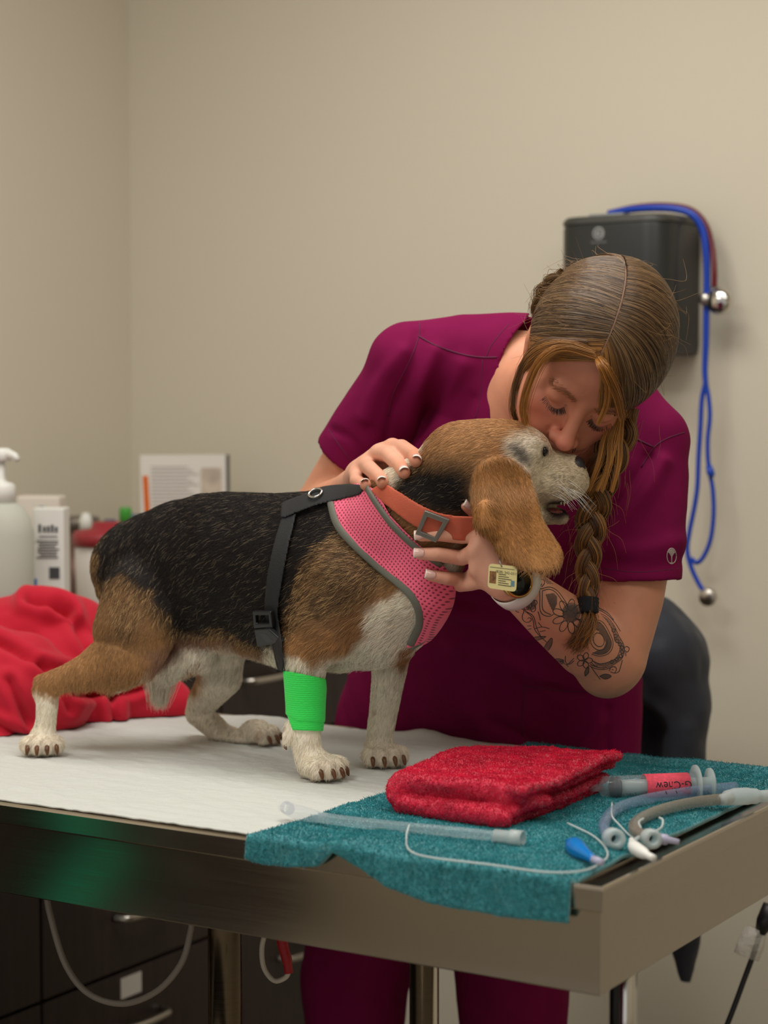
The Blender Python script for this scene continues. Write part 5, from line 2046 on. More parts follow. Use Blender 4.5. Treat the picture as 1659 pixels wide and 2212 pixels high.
# lashes
M_hair = mat('hair', (0.2, 0.12, 0.06), 0.38, spec=0.55, attr='Col')
lp_ = []
for sg in (-1, 1):
    base = spline([(sg * 0.0195, 0.0850, -0.0095), (sg * 0.026, 0.0880, -0.0136), (sg * 0.034, 0.0878, -0.0138), (sg * 0.0455, 0.0795, -0.0092)], 9)
    for q in base:
        for _ in range(3):
            t_ = (q[0] - sg * 0.033) * 0.35
            e_ = np.array([t_ + 0.0006 * rng.normal(), 0.0055, -0.0050 + 0.0008 * rng.normal()]) * (0.8 + 0.4 * rng.random())
            lp_.append([hp(*q), hp(*(q + e_ * 0.4 + [0, 0, -0.0008])), hp(*(q + e_ * 0.8)), hp(*(q + e_ + [0, 0.0006, 0.001]))])
curves_obj('eyelashes', np.array(lp_), np.array([.00028, .00024, .00018, .00008]), np.tile(srgb(44, 28, 22), (len(lp_), 1)), M_hair, per)
bp_ = []
for sg in (-1, 1):
    base = spline([(sg * 0.012, 0.0895, 0.0105), (sg * 0.027, 0.0905, 0.0170), (sg * 0.041, 0.0815, 0.0165), (sg * 0.047, 0.0740, 0.0140)], 16)
    for q in base:
        for _ in range(2):
            st = q + np.array([0, 0, 0.0022 * rng.normal()])
            h = SKBVH.find_nearest(Vector(hp(*st)))
            s0_ = np.array(h[0])
            d_ = HL * sg * 0.006 + HC * 0.0012 * rng.normal() - HC * 0.0015
            bp_.append([s0_, s0_ + d_ * 0.5 + np.array(h[1]) * 0.0008, s0_ + d_ + np.array(h[1]) * 0.0004])
curves_obj('eyebrows', np.array(bp_), np.array([.00022, .0002, .00008]), np.tile(srgb(150, 98, 66), (len(bp_), 1)), M_hair, per)
# nose ring
m = MB()
q = hp(0.0155, 0.1030, -0.0530)
m.tube([q + HN * 0.0038 * math.cos(a_) + HC * 0.0038 * math.sin(a_) + HL * 0.003 for a_ in np.linspace(0.2, 5.4, 16)], 0.0005, 6)
m.build('nose_ring', mat('dark_ring', srgb(50, 46, 46), 0.2, metal=1.0), per, True)

# tattoo: fine inked lines on the forearm
TX = lambda x: 1080 + x / 4.88
TY = lambda y: 1200 + y / 4.88
strokes = [
    [(200, 598), (172, 590), (172, 568), (200, 556), (240, 566), (252, 592), (236, 632), (240, 672), (268, 700), (306, 700), (330, 676), (314, 654), (292, 664)],
    [(250, 460), (256, 520), (262, 580), (330, 640), (352, 700), (366, 780), (424, 850), (492, 912)],
    [(276, 590), (352, 640), (386, 760), (430, 852)],
    [(415, 350), (420, 430), (420, 560), (450, 620), (520, 640), (574, 612)],
    [(446, 372), (446, 540), (472, 592), (536, 622)],
    [(380, 340), (430, 352), (520, 332), (604, 372), (680, 470), (720, 540)],
    [(446, 372), (520, 356), (590, 392), (660, 490), (700, 560)],
    [(370, 170), (432, 164)], [(372, 204), (436, 196), (470, 230)], [(360, 232), (410, 262), (450, 250), (470, 290), (440, 330)],
    [(380, 260), (372, 310), (410, 340), (440, 300)], [(300, 410), (330, 440), (320, 480)], [(290, 420), (290, 470)], [(400, 590), (420, 650), (425, 680)], [(404, 706), (440, 750)],
    [(370, 770), (440, 752), (520, 770)], [(420, 800), (480, 790)], [(260, 790), (330, 770)], [(290, 742), (330, 740)],
    [(1000, 690), (1050, 684), (1106, 730), (1160, 830), (1190, 905), (1180, 985), (1130, 1040), (1050, 1060), (966, 1040)],
    [(1004, 706), (1044, 704), (1092, 750), (1146, 846), (1172, 910), (1164, 972), (1120, 1024), (1050, 1042), (976, 1024)],
    [(1060, 612), (1140, 660), (1204, 744), (1254, 852), (1300, 932), (1312, 1006), (1284, 1084), (1222, 1134), (1122, 1180), (1020, 1172), (956, 1122)],
    [(1082, 640), (1130, 690), (1186, 790), (1212, 900), (1256, 930), (1262, 1000), (1222, 1080), (1142, 1122), (1050, 1140), (968, 1104)],
    [(1000, 560), (1080, 590), (1160, 650), (1220, 720), (1270, 800)], [(1030, 546), (1130, 600), (1200, 680)],
    [(940, 1160), (1010, 1192), (1100, 1200), (1180, 1176)], [(950, 1146), (1020, 1176), (1100, 1186)],
    [(1150, 1216), (1172, 1176), (1210, 1172), (1228, 1200), (1204, 1236), (1164, 1224)], [(1180, 1200), (1196, 1206)],
    [(1206, 1240), (1250, 1226), (1272, 1170), (1290, 1100)],
    [(1330, 1010), (1308, 990), (1330, 958), (1362, 978), (1350, 1012), (1326, 1020), (1328, 1060)],
    [(640, 1100), (700, 1150), (746, 1116), (780, 1080)], [(690, 1060), (690, 1120), (730, 1146), (780, 1110)], [(960, 1170), (1000, 1230), (1056, 1304)], [(700, 1150), (720, 1168)],
]


def ell_s(cx, cy, rx, ry, rot=0.0, a0=0, a1=2 * math.pi, n=22):
    out = []
    for a_ in np.linspace(a0, a1, n):
        x_, y_ = rx * math.cos(a_), ry * math.sin(a_)
        out.append((cx + x_ * math.cos(rot) - y_ * math.sin(rot), cy + x_ * math.sin(rot) + y_ * math.cos(rot)))
    return out


strokes += [ell_s(1040, 888, 56, 74, -0.35), ell_s(1040, 888, 88, 112, -0.35, 0.2, 5.2)]
for k in range(9):
    a_ = k / 9 * 2 * math.pi
    strokes.append(ell_s(730 + 120 * math.cos(a_), 640 + 120 * math.sin(a_), 62, 34, a_))
for k in range(5):
    a_ = k / 5 * 2 * math.pi
    strokes.append(ell_s(890 + 46 * math.cos(a_), 1106 + 46 * math.sin(a_), 40, 27, a_))
for (x_, y_) in ((310, 520), (360, 500), (350, 560), (280, 540), (330, 480)):
    strokes.append(ell_s(x_, y_, 34, 26, 0.4 * x_))
for k in range(9):                                              # scallops of the frame
    q = spline([(1100, 660), (1196, 790), (1234, 900), (1286, 970), (1270, 1060), (1180, 1120), (1080, 1156), (990, 1130)], 2)[k + 2]
    strokes.append(ell_s(q[0], q[1], 18, 18, 0, 0, 6.3, 12))
hatch = []


def fill(poly, step=6, ang=0.6, prob=1.0):
    poly = np.array(poly, float)
    c_, s_ = math.cos(ang), math.sin(ang)
    R_ = np.array([[c_, s_], [-s_, c_]])
    q = poly @ R_.T
    y_ = q[:, 1].min() + step / 2
    while y_ < q[:, 1].max():
        xs = []
        for i in range(len(q)):
            a_, b_ = q[i], q[(i + 1) % len(q)]
            if (a_[1] <= y_) != (b_[1] <= y_):
                xs.append(a_[0] + (y_ - a_[1]) / (b_[1] - a_[1]) * (b_[0] - a_[0]))
        xs.sort()
        for i in range(0, len(xs) - 1, 2):
            n_ = max(2, int((xs[i + 1] - xs[i]) / 20))
            hatch.append([tuple(np.array([t_, y_]) @ R_) for t_ in np.linspace(xs[i], xs[i + 1], n_ + 1)])
        y_ += step


leaves = [[(310, 885), (380, 856), (484, 852), (410, 890)], [(460, 1052), (468, 964), (542, 868), (546, 934), (500, 1012)], [(528, 1110), (604, 1086), (672, 1102), (610, 1116)],
          [(566, 1162), (616, 1128), (672, 1112), (640, 1152)], [(898, 1272), (896, 1222), (930, 1166), (934, 1232)], [(1050, 1272), (1110, 1248), (1172, 1272), (1110, 1302)]]
for lf in leaves:
    fill(lf, 9, 0.9)
    strokes.append(lf + [lf[0]])
fill(ell_s(320, 520, 62, 58), 10, 0.3)
fill([(480, 410), (560, 396), (600, 430), (600, 510), (560, 590), (530, 540), (500, 470)], 9, 0.8)
fill(ell_s(752, 600, 96, 104), 9, 1.1)
fill(ell_s(756, 590, 70, 70), 9, 0.2)
fill([(1010, 700), (1050, 700), (1092, 752), (1150, 850), (1174, 910), (1160, 972), (1118, 1024), (1050, 1044), (980, 1028), (1020, 1004), (1090, 980), (1116, 920), (1090, 850), (1040, 800), (1004, 780)], 9, 0.5)
fill([(1090, 650), (1140, 670), (1204, 750), (1250, 856), (1296, 940), (1306, 1004), (1280, 1076), (1264, 1000), (1252, 936), (1216, 906), (1186, 790), (1130, 700)], 10, 1.3)
fill([(970, 1106), (1050, 1140), (1142, 1124), (1222, 1084), (1262, 1040), (1276, 1084), (1218, 1130), (1120, 1174), (1020, 1166)], 11, 0.2)
fill([(440, 190), (500, 250), (560, 300), (500, 300), (460, 250)], 10, 0.4)
m = MB()


def ink(m, pts, r):
    q = []
    for x_, y_ in pts:
        a_ = on_skin(TX(x_), TY(y_), 0.00005)
        if a_ is None:
            continue
        if q and np.linalg.norm(a_ - q[-1]) > 0.02:
            break
        q.append(a_)
    if len(q) > 1:
        m.tube(q, r, 5)


for s_ in strokes:
    ink(m, spline(s_, 4), 0.00058)
M_tat = mat('tattoo_ink', srgb(58, 52, 52), 0.6)
nline = len(m.f)
for s_ in hatch:
    ink(m, s_, 0.00046)
ta = m.build('tattoo', M_tat, per)
ta.data.materials.append(mat('tattoo_shade', srgb(88, 76, 72), 0.6))
ta.data.polygons.foreach_set('material_index', (np.arange(len(ta.data.polygons)) >= nline).astype(np.int32))

# watch
wt_ = empty('watch', P(1118, 1258, 2.43))
wt_.parent = per
wt_.matrix_parent_inverse = per.matrix_basis.inverted()
HB4 = Matrix.Translation(wt_.location)


def subw(o):
    o.parent = wt_
    o.matrix_parent_inverse = HB4.inverted()
    return o


M_gold = mat('rose_gold', srgb(196, 150, 84), 0.22, metal=1.0)
wc = P(1117, 1257, 2.436)
wax = np.array([0.34, -0.86, 0.22])
wax /= np.linalg.norm(wax)
subw(MB().lathe(wc - wax * 0.006, [(0.0185, 0), (0.0205, 0.003), (0.0205, 0.0085), (0.0192, 0.0105), (0.0176, 0.0105), (0.0170, 0.0085)], axis=wax, n=48, capped=False).build('case', M_gold, None, True))
subw(MB().lathe(wc + wax * 0.0005, [(0.0176, 0), (0.0176, 0.0022)], axis=wax, n=48).build('dial', mat('watch_glass', srgb(20, 30, 36), 0.08), None, True))
fd_ = (P(1145, 1288, 2.500) - P(1098, 1248, 2.466))
fd_ /= np.linalg.norm(fd_)
sc_ = P(1112, 1262, 2.472)
M_strap = mat('white_strap', srgb(222, 214, 206), 0.45)
subw(MB().lathe(sc_ - fd_ * 0.010, [(0.0305, 0), (0.0318, 0), (0.0326, 0.010), (0.0322, 0.020), (0.0310, 0.020), (0.0305, 0.0)], axis=fd_, n=48, capped=False).build('strap', M_strap, None, True))

# ------------------------------------------------------------------ scrubs
CH = 0.0031
CT = Field([-0.20, 2.46, 0.845], [0.47, 3.22, 1.52], CH)
fb_ = np.array([-0.32, -0.94, 0.0])
TORSO = [
    (Cone([P(884, 778, 2.80), P(1000, 772, 2.80), P(1165, 790, 2.785), P(1330, 872, 2.745), P(1406, 944, 2.715)], [0.053, 0.060, 0.070, 0.060, 0.047]), 0.02),
    (Cone([P(1140, 905, 2.795), P(1120, 1030, 2.81), P(1085, 1180, 2.87), P(1050, 1340, 2.95), P(1018, 1500, 3.03), P(1005, 1610, 3.065), P(1003, 1690, 3.07)],
          [0.135, 0.160, 0.160, 0.170, 0.196, 0.212, 0.214], (fb_, 0.66)), 0.03),
    (Ell(P(1060, 1080, 2.745), (0.075, 0.075, 0.085)), 0.04),
    (Ell(P(1215, 1100, 2.715), (0.075, 0.070, 0.085)), 0.04),
    (Cone([P(1300, 1330, 2.93), P(1300, 1480, 2.93), P(1290, 1640, 2.93)], [0.045, 0.06, 0.065]), 0.04),
    (Cone([P(880, 794, 2.802), P(814, 900, 2.835), P(760, 985, 2.862)], [0.054, 0.0535, 0.0545]), 0.02),
    (Cone([P(1408, 958, 2.715), P(1397, 1090, 2.685), P(1383, 1262, 2.655)], [0.0485, 0.0540, 0.0560]), 0.02),
]
for pr, k_ in TORSO:
    CT.add(pr, k_)
# openings
base = CT.D.copy()
CT.D = np.maximum(CT.D, -(base + 0.0070))
NECK = spline([(1150, 664), (1138, 690), (1112, 720), (1090, 758), (1077, 800), (1070, 850), (1067, 900), (1072, 950), (1110, 1000), (1200, 1020), (1300, 985), (1345, 930), (1330, 860), (1290, 790), (1230, 720), (1190, 664), (1150, 664)], 4)[:-1]
sl_, g_ = CT.sub(P(1050, 1040, 2.46) - 0.02, P(1380, 640, 2.81) + [0.02, 0, 0.03])
X_, Y_, Z_ = np.meshgrid(*[k.ravel() for k in g_], indexing='ij')
pn_ = polydist(proj(np.stack([X_.ravel(), Y_.ravel(), Z_.ravel()], 1)), NECK) * 2.72 / F
CT.D[sl_] = np.maximum(CT.D[sl_], -pn_.reshape(X_.shape)).astype(np.float32)
CT.cut(Cone([hp(0, -0.02, -0.03), P(1180, 830, 2.74), P(1165, 860, 2.76)], [0.060, 0.060, 0.060]), 0.003)


def halfcut(fd, pt, nrm, lo=None, hi=None):
    """remove what lies beyond a plane, inside a box"""
    nrm = np.asarray(nrm, float)
    nrm = nrm / np.linalg.norm(nrm)
    sl, g = fd.sub(lo, hi)
    d = (g[0] - pt[0]) * nrm[0] + (g[1] - pt[1]) * nrm[1] + (g[2] - pt[2]) * nrm[2]
    fd.D[sl] = np.maximum(fd.D[sl], d)


e_ = P(752, 985, 2.86)
d_ = P(744, 985, 2.862) - P(872, 792, 2.802)
d_ = d_ / np.linalg.norm(d_) + np.array([0.10, 0, 0.05])
halfcut(CT, e_, d_, e_ - [0.105, 0.11, 0.11], e_ + [0.075, 0.11, 0.06])
e_ = P(1383, 1254, 2.66)
halfcut(CT, e_, (0.02, -0.06, -1.0), e_ - [0.068, 0.085, 0.12], e_ + [0.10, 0.10, 0.06])
halfcut(CT, np.array([0, 0, 0.868]), (0, 0, -1), np.array([-0.5, 2, 0.6]), np.array([0.8, 3.4, 0.92]))
tv_, tf_ = CT.mesh(3)
tn_ = vnormals(tv_, tf_)
tq_ = proj(tv_)
front = tv_[:, 1] < 2.98
outer = norm_rows(tn_)
dsp = 0.0012 * vnoise(tv_, 14, 51) + 0.0006 * vnoise(tv_, 34, 52)
FOLDS = [  # (line, depth, half width px)
    ([(905, 720), (890, 800), (850, 880), (835, 960)], -.004, 12), ([(940, 760), (900, 850), (880, 960)], .005, 18),
    ([(870, 760), (820, 830), (790, 900)], .004, 18), ([(1000, 790), (960, 880), (940, 960)], .004, 22), ([(1020, 860), (985, 930), (960, 1000)], -.003, 12),
    ([(720, 930), (760, 950), (800, 1010)], -.003, 9), ([(960, 1284), (1040, 1300), (1140, 1330), (1220, 1360)], -.008, 12), ([(940, 1310), (1040, 1336), (1140, 1372)], .006, 18),
    ([(1400, 990), (1370, 1040), (1290, 1150), (1250, 1210)], -.007, 14), ([(1430, 1000), (1400, 1060), (1330, 1160)], .005, 18), ([(1350, 960), (1320, 1040), (1260, 1120)], .004, 20),
    ([(1290, 1180), (1380, 1190), (1460, 1170)], .003, 20), ([(1310, 1215), (1400, 1225), (1470, 1210)], -.0025, 12), ([(1240, 1280), (1250, 1220), (1290, 1150)], -.004, 14),
    ([(760, 1460), (790, 1510), (840, 1600)], -.006, 12), ([(720, 1470), (760, 1560), (800, 1620)], .005, 18), ([(1300, 1560), (1270, 1600), (1240, 1640)], .005, 16), ([(1315, 1530), (1310, 1600), (1322, 1640)], -.004, 8),
    ([(900, 1420), (960, 1480), (1040, 1560)], .004, 26), ([(1180, 1480), (1230, 1500), (1310, 1500)], -.003, 10), ([(1060, 1560), (1140, 1600), (1200, 1640)], -.004, 16), ([(980, 1390), (1080, 1420), (1180, 1470)], .004, 22),
]
for ln, a_, w_ in FOLDS:
    dd_ = linedist(tq_, spline(ln, 4))
    dsp = dsp + np.where(front, a_ * np.exp(-(dd_ / w_) ** 2), 0)
gb = np.zeros_like(tv_)
for k_ in range(3):
    e_ = np.zeros(3)
    e_[k_] = CH
    hi_, lo_ = tv_ + e_, tv_ - e_
    gb[:, k_] = sample_field(CT, *hi_.T, base) - sample_field(CT, *lo_.T, base)
gb = norm_rows(gb)
dsp = np.where(dsp > 0, 1.9 * dsp, np.maximum(1.2 * dsp, -0.0058))
tv_ = tv_ + gb * dsp[:, None]
tv_ = lap(tv_, tf_, 0.35)
M_plum = mat('plum_scrubs', srgb(116, 18, 66), 0.85, sheen=0.0, spec=0.08, bump=(1100, 0.15, 0.0006), var=(30, 0.05))
top_ = link('scrub_top', mesh_np('scrub_top', tv_, tf_), M_plum, per)
TPBVH = BVHTree.FromPolygons([tuple(q) for q in tv_], [tuple(q) for q in tf_])


def on_top(px, py, off=0.0):
    d = Vector(ray(px, py)).normalized()
    h = TPBVH.ray_cast(Vector(CAM), d)
    return None if h[0] is None else (np.array(h[0]) + np.array(h[1]) * off, np.array(h[1]))


M_seam = mat('plum_seam', srgb(84, 12, 52), 0.8)


def seam(pts, r=0.0011):
    q = []
    for x_, y_ in spline(pts, 6):
        a_ = on_top(x_, y_, -0.0002)
        if a_ is not None and (not q or np.linalg.norm(a_[0] - q[-1]) < 0.03):
            q.append(a_[0])
    if len(q) > 2:
        MB().tube(q, r, 6).build('seam', M_seam, top_, True)


seam([(904, 726), (945, 748), (1000, 766), (1040, 772), (1074, 772)], 0.0014)
seam([(1098, 700), (1062, 745), (1050, 772)], 0.0008)
seam([(1042, 776), (1040, 830), (1034, 880), (1026, 905)], 0.0007)
seam([(906, 690), (904, 730), (880, 790), (850, 850), (838, 900)], 0.0009)
seam([(1344, 926), (1370, 945), (1412, 966)], 0.0013)
seam([(1478, 934), (1440, 948), (1412, 968), (1385, 1010)], 0.0010)
seam([(1300, 1228), (1380, 1236), (1466, 1228)], 0.0008)
seam([(710, 928), (735, 965), (770, 1012)], 0.0008)
seam([(1128, 1480), (1180, 1488), (1240, 1494), (1312, 1492)], 0.0010)
seam([(1132, 1484), (1128, 1540), (1128, 1590)], 0.0008)
# woven emblem on the sleeve: a tree in an oval
M_emb = mat('emblem_thread', srgb(196, 178, 172), 0.5)
em = MB()


def emb(pts, r):
    q = [on_top(1450 + x_, 1201 + y_, 0.0006) for x_, y_ in pts]
    q = [k[0] for k in q if k is not None]
    if len(q) > 1:
        em.tube(q, r, 6)


emb([(10 * math.cos(a_), 17 * math.sin(a_)) for a_ in np.linspace(0, 2 * math.pi, 30)], 0.0006)
emb([(0, 15), (0, 4), (0, -3)], 0.0008)
emb([(-3, 15), (3, 15)], 0.0006)
for a_ in np.linspace(-2.6, -0.5, 7):
    emb([(0, 2), (4 * math.cos(a_), -2 + 5 * math.sin(a_)), (7.5 * math.cos(a_), -3 + 11 * math.sin(a_))], 0.0005)
    for k_ in (0.55, 0.8, 1.0):
        emb([(7.5 * k_ * math.cos(a_) - 1, -3 + 11 * k_ * math.sin(a_)), (7.5 * k_ * math.cos(a_) + 1, -3 + 11 * k_ * math.sin(a_) - 1)], 0.0007)
em.build('emblem', M_emb, top_, True)

# trousers
PT = Field([-0.22, 2.78, 0.02], [0.42, 3.26, 0.96], 0.005)
PT.add(Cone([P(1003, 1600, 3.075), P(1003, 1760, 3.075)], [0.198, 0.198], (fb_, 0.60)), 0.02)
PT.add(limb([(880, 1740, 3.10, .115), (766, 2110, 3.09, .086), (770, 2400, 3.10, .068), (785, 2800, 3.14, .058)]), 0.03)
PT.add(limb([(1110, 1740, 3.02, .115), (1107, 2140, 3.00, .088), (1110, 2420, 3.0, .068), (1108, 2790, 3.03, .058)]), 0.03)
pv, pf = PT.mesh(3)
pn = vnormals(pv, pf)
pv = pv + pn * (0.0035 * vnoise(pv * [1, 1, 0.35], 24, 61) + 0.0015 * vnoise(pv, 40, 62))[:, None]
link('trousers', mesh_np('trousers', pv, pf), M_plum, per)
M_shoe = mat('shoe', srgb(40, 40, 44), 0.6)
for (px, Y) in ((785, 3.14), (1108, 3.03)):
    q = P(px, 2800, Y)
    q[2] = 0.0
    fwd = -V
    fs_ = Field(q - 0.22, q + 0.22, 0.006)
    fs_.add(Cone([q - fwd * 0.04 + [0, 0, 0.05], q + fwd * 0.06 + [0, 0, 0.045], q + fwd * 0.15 + [0, 0, 0.036]], [0.045, 0.046, 0.036]), 0.02)
    a_, b_ = fs_.mesh(2)
    a_[:, 2] = np.maximum(a_[:, 2], 0.0)
    link('shoe', mesh_np('shoe', a_, b_), M_shoe, per)

# ------------------------------------------------------------------ hair
EC = np.array([0.003, -0.014, 0.040])
ER = np.array([0.0870, 0.1035, 0.0985])
LPART = -0.018
HF = Field(hp(*EC) - 0.155, hp(*EC) + 0.155, 0.0024)
HF.add(Ell(hp(*EC), ER * 0.955, HR), 0.01)
HF.add(he(0.056, -0.020, -0.040, 0.026, 0.048, 0.050), 0.02)
HF.add(he(-0.040, -0.055, -0.030, 0.030, 0.040, 0.050), 0.02)
HF.cut(he(-0.012, 0.112, -0.026, 0.0580, 0.090, 0.094), 0.006)          # the face
HF.cut(he(-0.050, 0.078, -0.050, 0.050, 0.066, 0.080), 0.006)
HF.cut(he(0.030, 0.100, -0.060, 0.040, 0.060, 0.070), 0.006)
HF.cut(hcone([(LPART, 0.085, 0.085), (LPART, 0.06, 0.125), (LPART, 0.0, 0.145), (LPART, -0.05, 0.13)], [0.0012, 0.0012, 0.0010, 0.0004]), 0.003)
hv, hf_ = HF.mesh(2)
hl = (hv - H0) @ HR.T
hcol = np.tile(srgb(74, 52, 33), (len(hv), 1))
pw = np.clip(1.6 - np.abs(hl[:, 0] - LPART) / 0.0016, 0, 1) * np.clip((hl[:, 1] + 0.045) / 0.02, 0, 1) * (hl[:, 2] > 0.05)
hcol = hcol * (1 - pw[:, None]) + np.array(srgb(206, 164, 148)) * pw[:, None]
hr = link('hair', mesh_np('hair', hv, hf_, True, hcol), mat('hair_base', (0.1, 0.06, 0.03), 0.55, attr='Col'), per)


sl3 = []
for a_ in np.radians(np.linspace(24, 122, 24)):
    lx_ = (LPART - EC[0]) / ER[0]
    q = EC + np.array([lx_, math.sqrt(1 - lx_ ** 2) * math.cos(a_), math.sqrt(1 - lx_ ** 2) * math.sin(a_)]) * ER * 0.984
    sl3.append(H0 + q @ HR)
MB().tube(sl3, list(np.interp(np.linspace(0, 1, 24), [0, 0.6, 1], [0.0026, 0.0020, 0.0008])), 8).build('scalp_line', mat('scalp', srgb(190, 148, 126), 0.6), hr, True)


def sph(d):
    """unit direction (head frame, n rows) -> point on the hair ellipsoid"""
    return d


def brush(n, side, t0, t1, K, mid, col_fn, spread=0.03, lift=(0.985, 1.03)):
    t = t0 + (t1 - t0) * rng.random(n)
    an = np.radians(28 + 90 * t)     # front hairline .. crown
    lx = (LPART + side * (0.0008 + 0.0022 * rng.random(n)) - EC[0]) / ER[0]
    rad = np.sqrt(np.maximum(1 - lx ** 2, 0))
    a = np.stack([lx, rad * np.cos(an), rad * np.sin(an)], 1)
    k = (np.asarray(K) - EC) / ER
    kr = np.linalg.norm(k)
    k = np.tile(k / kr, (n, 1)) + spread * rng.normal(size=(n, 3))
    m = a * 0.55 + np.asarray(mid)[None] + np.stack([0 * t, (0.55 - t) * 0.35, 0 * t], 1)
    wq_ = np.clip(1 - t / 0.30, 0, 1)[:, None] * (side > 0)
    m = m * (1 - wq_) + np.array([0.12, 1.08, -0.08]) * wq_
    wq2 = np.clip(1 - t / 0.35, 0, 1.2)[:, None] * (side < 0)
    m = m * (1 - wq2) + np.array([-0.72, 0.60, 0.06]) * wq2
    us = np.linspace(0, 1, 12)
    off = (lift[0] + (lift[1] - lift[0]) * rng.random(n))
    out = np.zeros((n, 12, 3))
    wob = 0.010 * rng.normal(size=(n, 3))
    for i, u in enumerate(us):
        d = (1 - u) ** 2 * a + 2 * u * (1 - u) * m + u * u * k + wob * math.sin(u * 3.1)
        d = d / np.linalg.norm(d, axis=1)[:, None]
        r = off * (1 + 0.035 * math.sin(min(u * 2.5, 1.57)) * 0.6) * (1 - (1 - min(kr, 1.05)) * max(0, (u - 0.6) / 0.4) ** 2)
        q = EC + d * ER * np.asarray(r)[:, None]
        out[:, i] = H0 + q @ HR
    return out, col_fn(t, n)


def brown(t, n):
    c = np.tile(srgb(90, 66, 43), (n, 1))
    b_ = rng.random(n)
    c[b_ < 0.2] = srgb(134, 104, 70)
    c[b_ > 0.72] = srgb(54, 38, 25)
    g = np.clip((0.16 - t) / 0.12, 0, 1)[:, None] * (rng.random((n, 1)) < 0.75)
    c = c * (1 - g) + np.array(srgb(160, 110, 54)) * g
    return c * (1 + 0.15 * rng.normal(size=(n, 1)))


KL = (0.060, -0.016, -0.075)
KR = (-0.052, -0.075, -0.055)
sets = [brush(5600, 1, -0.05, 1.0, KL, (0.75, -0.05, 0.15), brown, 0.05), brush(1500, 1, 0.85, 1.25, (0.03, -0.075, -0.07), (0.6, -0.75, 0.3), brown, 0.06),
        brush(5600, -1, -0.08, 1.0, KR, (-0.85, -0.10, 0.15), brown, 0.05), brush(1500, -1, 0.85, 1.3, (-0.02, -0.09, -0.06), (-0.5, -0.8, 0.3), brown, 0.06)]
hp_ = np.concatenate([s_[0] for s_ in sets])
hc_ = np.concatenate([s_[1] for s_ in sets])
curves_obj('strands', hp_, np.linspace(0.00042, 0.00030, 12), np.clip(hc_, 0.004, 1), M_hair, hr)


def lock(path, n, spread, col, name='lock', rad=0.00030, taper=0.35, parent=None, fly=0.0):
    """a bundle of strands along a path of world points"""
    sp = spline(path, 6)
    k = len(sp)
    out = np.zeros((n, k, 3))
    o_ = rng.normal(size=(n, 3))
    tw = rng.normal(size=(n, 3)) * fly
    for i in range(k):
        u = i / (k - 1)
        w_ = spread * (0.35 + 0.65 * math.sin(min(u * 2.2, 1.57))) * (1 - taper * u)
        out[:, i] = sp[i] + o_ * w_ + tw * u * u
    c = np.tile(col, (n, 1)) * (1 + 0.22 * rng.normal(size=(n, 1)))
    return curves_obj(name, out, np.linspace(rad, rad * 0.5, k), np.clip(c, 0.004, 1), M_hair, parent or hr)


GOLD, MIDB = srgb(168, 112, 50), srgb(100, 70, 42)
lock([hp(-0.024, 0.083, 0.082), P(1215, 752, 2.425), P(1172, 775, 2.43), P(1146, 825, 2.45), P(1132, 880, 2.47), P(1136, 915, 2.48)], 130, 0.0032, GOLD)
lock([hp(-0.040, 0.070, 0.088), P(1180, 738, 2.45), P(1140, 770, 2.47), P(1115, 830, 2.50), P(1108, 880, 2.51), P(1116, 910, 2.52)], 90, 0.0030, MIDB)
lock([hp(-0.022, 0.085, 0.080), P(1296, 795, 2.405), P(1312, 835, 2.42), P(1308, 878, 2.44), P(1292, 915, 2.455)], 70, 0.0024, GOLD)
lock([hp(-0.020, 0.083, 0.082), P(1308, 800, 2.41), P(1330, 850, 2.44), P(1342, 900, 2.475)], 160, 0.0040, GOLD)
lock([hp(-0.030, 0.080, 0.085), P(1225, 745, 2.425), P(1180, 752, 2.44), P(1150, 772, 2.46), P(1130, 800, 2.49)], 150, 0.0045, srgb(160, 112, 60))
# the twisted roll at the side of the head, and flyaways
for k in range(3):
    ph = k * 2.1
    lock([P(1215 + 6 * math.cos(ph), 590 + 6 * math.sin(ph), 2.52), P(1196 + 8 * math.cos(ph + 1.5), 606 + 8 * math.sin(ph + 1.5), 2.53), P(1180 + 9 * math.cos(ph + 3), 622 + 9 * math.sin(ph + 3), 2.54),
          P(1166 + 9 * math.cos(ph + 4.5), 645 + 9 * math.sin(ph + 4.5), 2.55), P(1158 + 8 * math.cos(ph + 6), 676, 2.565)], 160, 0.0042, srgb(120, 90, 56))
fl_ = []
for k in range(150):
    i = rng.integers(len(hp_))
    j = 3 + rng.integers(7)
    a_ = hp_[i, j]
    outd = (a_ - hp(*EC))
    outd /= np.linalg.norm(outd)
    d_ = hp_[i, j + 1] - hp_[i, j]
    d_ /= np.linalg.norm(d_) + 1e-9
    r1, r2 = rng.normal(size=3) * 0.006, rng.normal(size=3) * 0.012
    fl_.append([a_, a_ + d_ * 0.014 + outd * 0.004 + r1 * 0.4, a_ + d_ * 0.026 + outd * 0.009 + r1, a_ + d_ * 0.034 + outd * 0.012 + r2])
curves_obj('flyaways', np.array(fl_), np.array([.00022, .0002, .00016, .00008]), np.tile(srgb(140, 104, 64), (150, 1)), M_hair, hr)

# the braid
bpath = spline([P(1362, 880, 2.56), P(1344, 925, 2.555), P(1318, 985, 2.545), P(1292, 1055, 2.545), P(1277, 1130, 2.545), P(1270, 1210, 2.545), P(1270, 1296, 2.54)], 16)
seg = np.concatenate([[0], np.cumsum(np.linalg.norm(np.diff(bpath, axis=0), axis=1))])
br_ = empty('braid', P(1290, 1050, 2.55))
br_.parent = per
br_.matrix_parent_inverse = per.matrix_basis.inverted()
HB5 = Matrix.Translation(br_.location)


def subb(o):
    o.parent = br_
    o.matrix_parent_inverse = HB5.inverted()
    return o


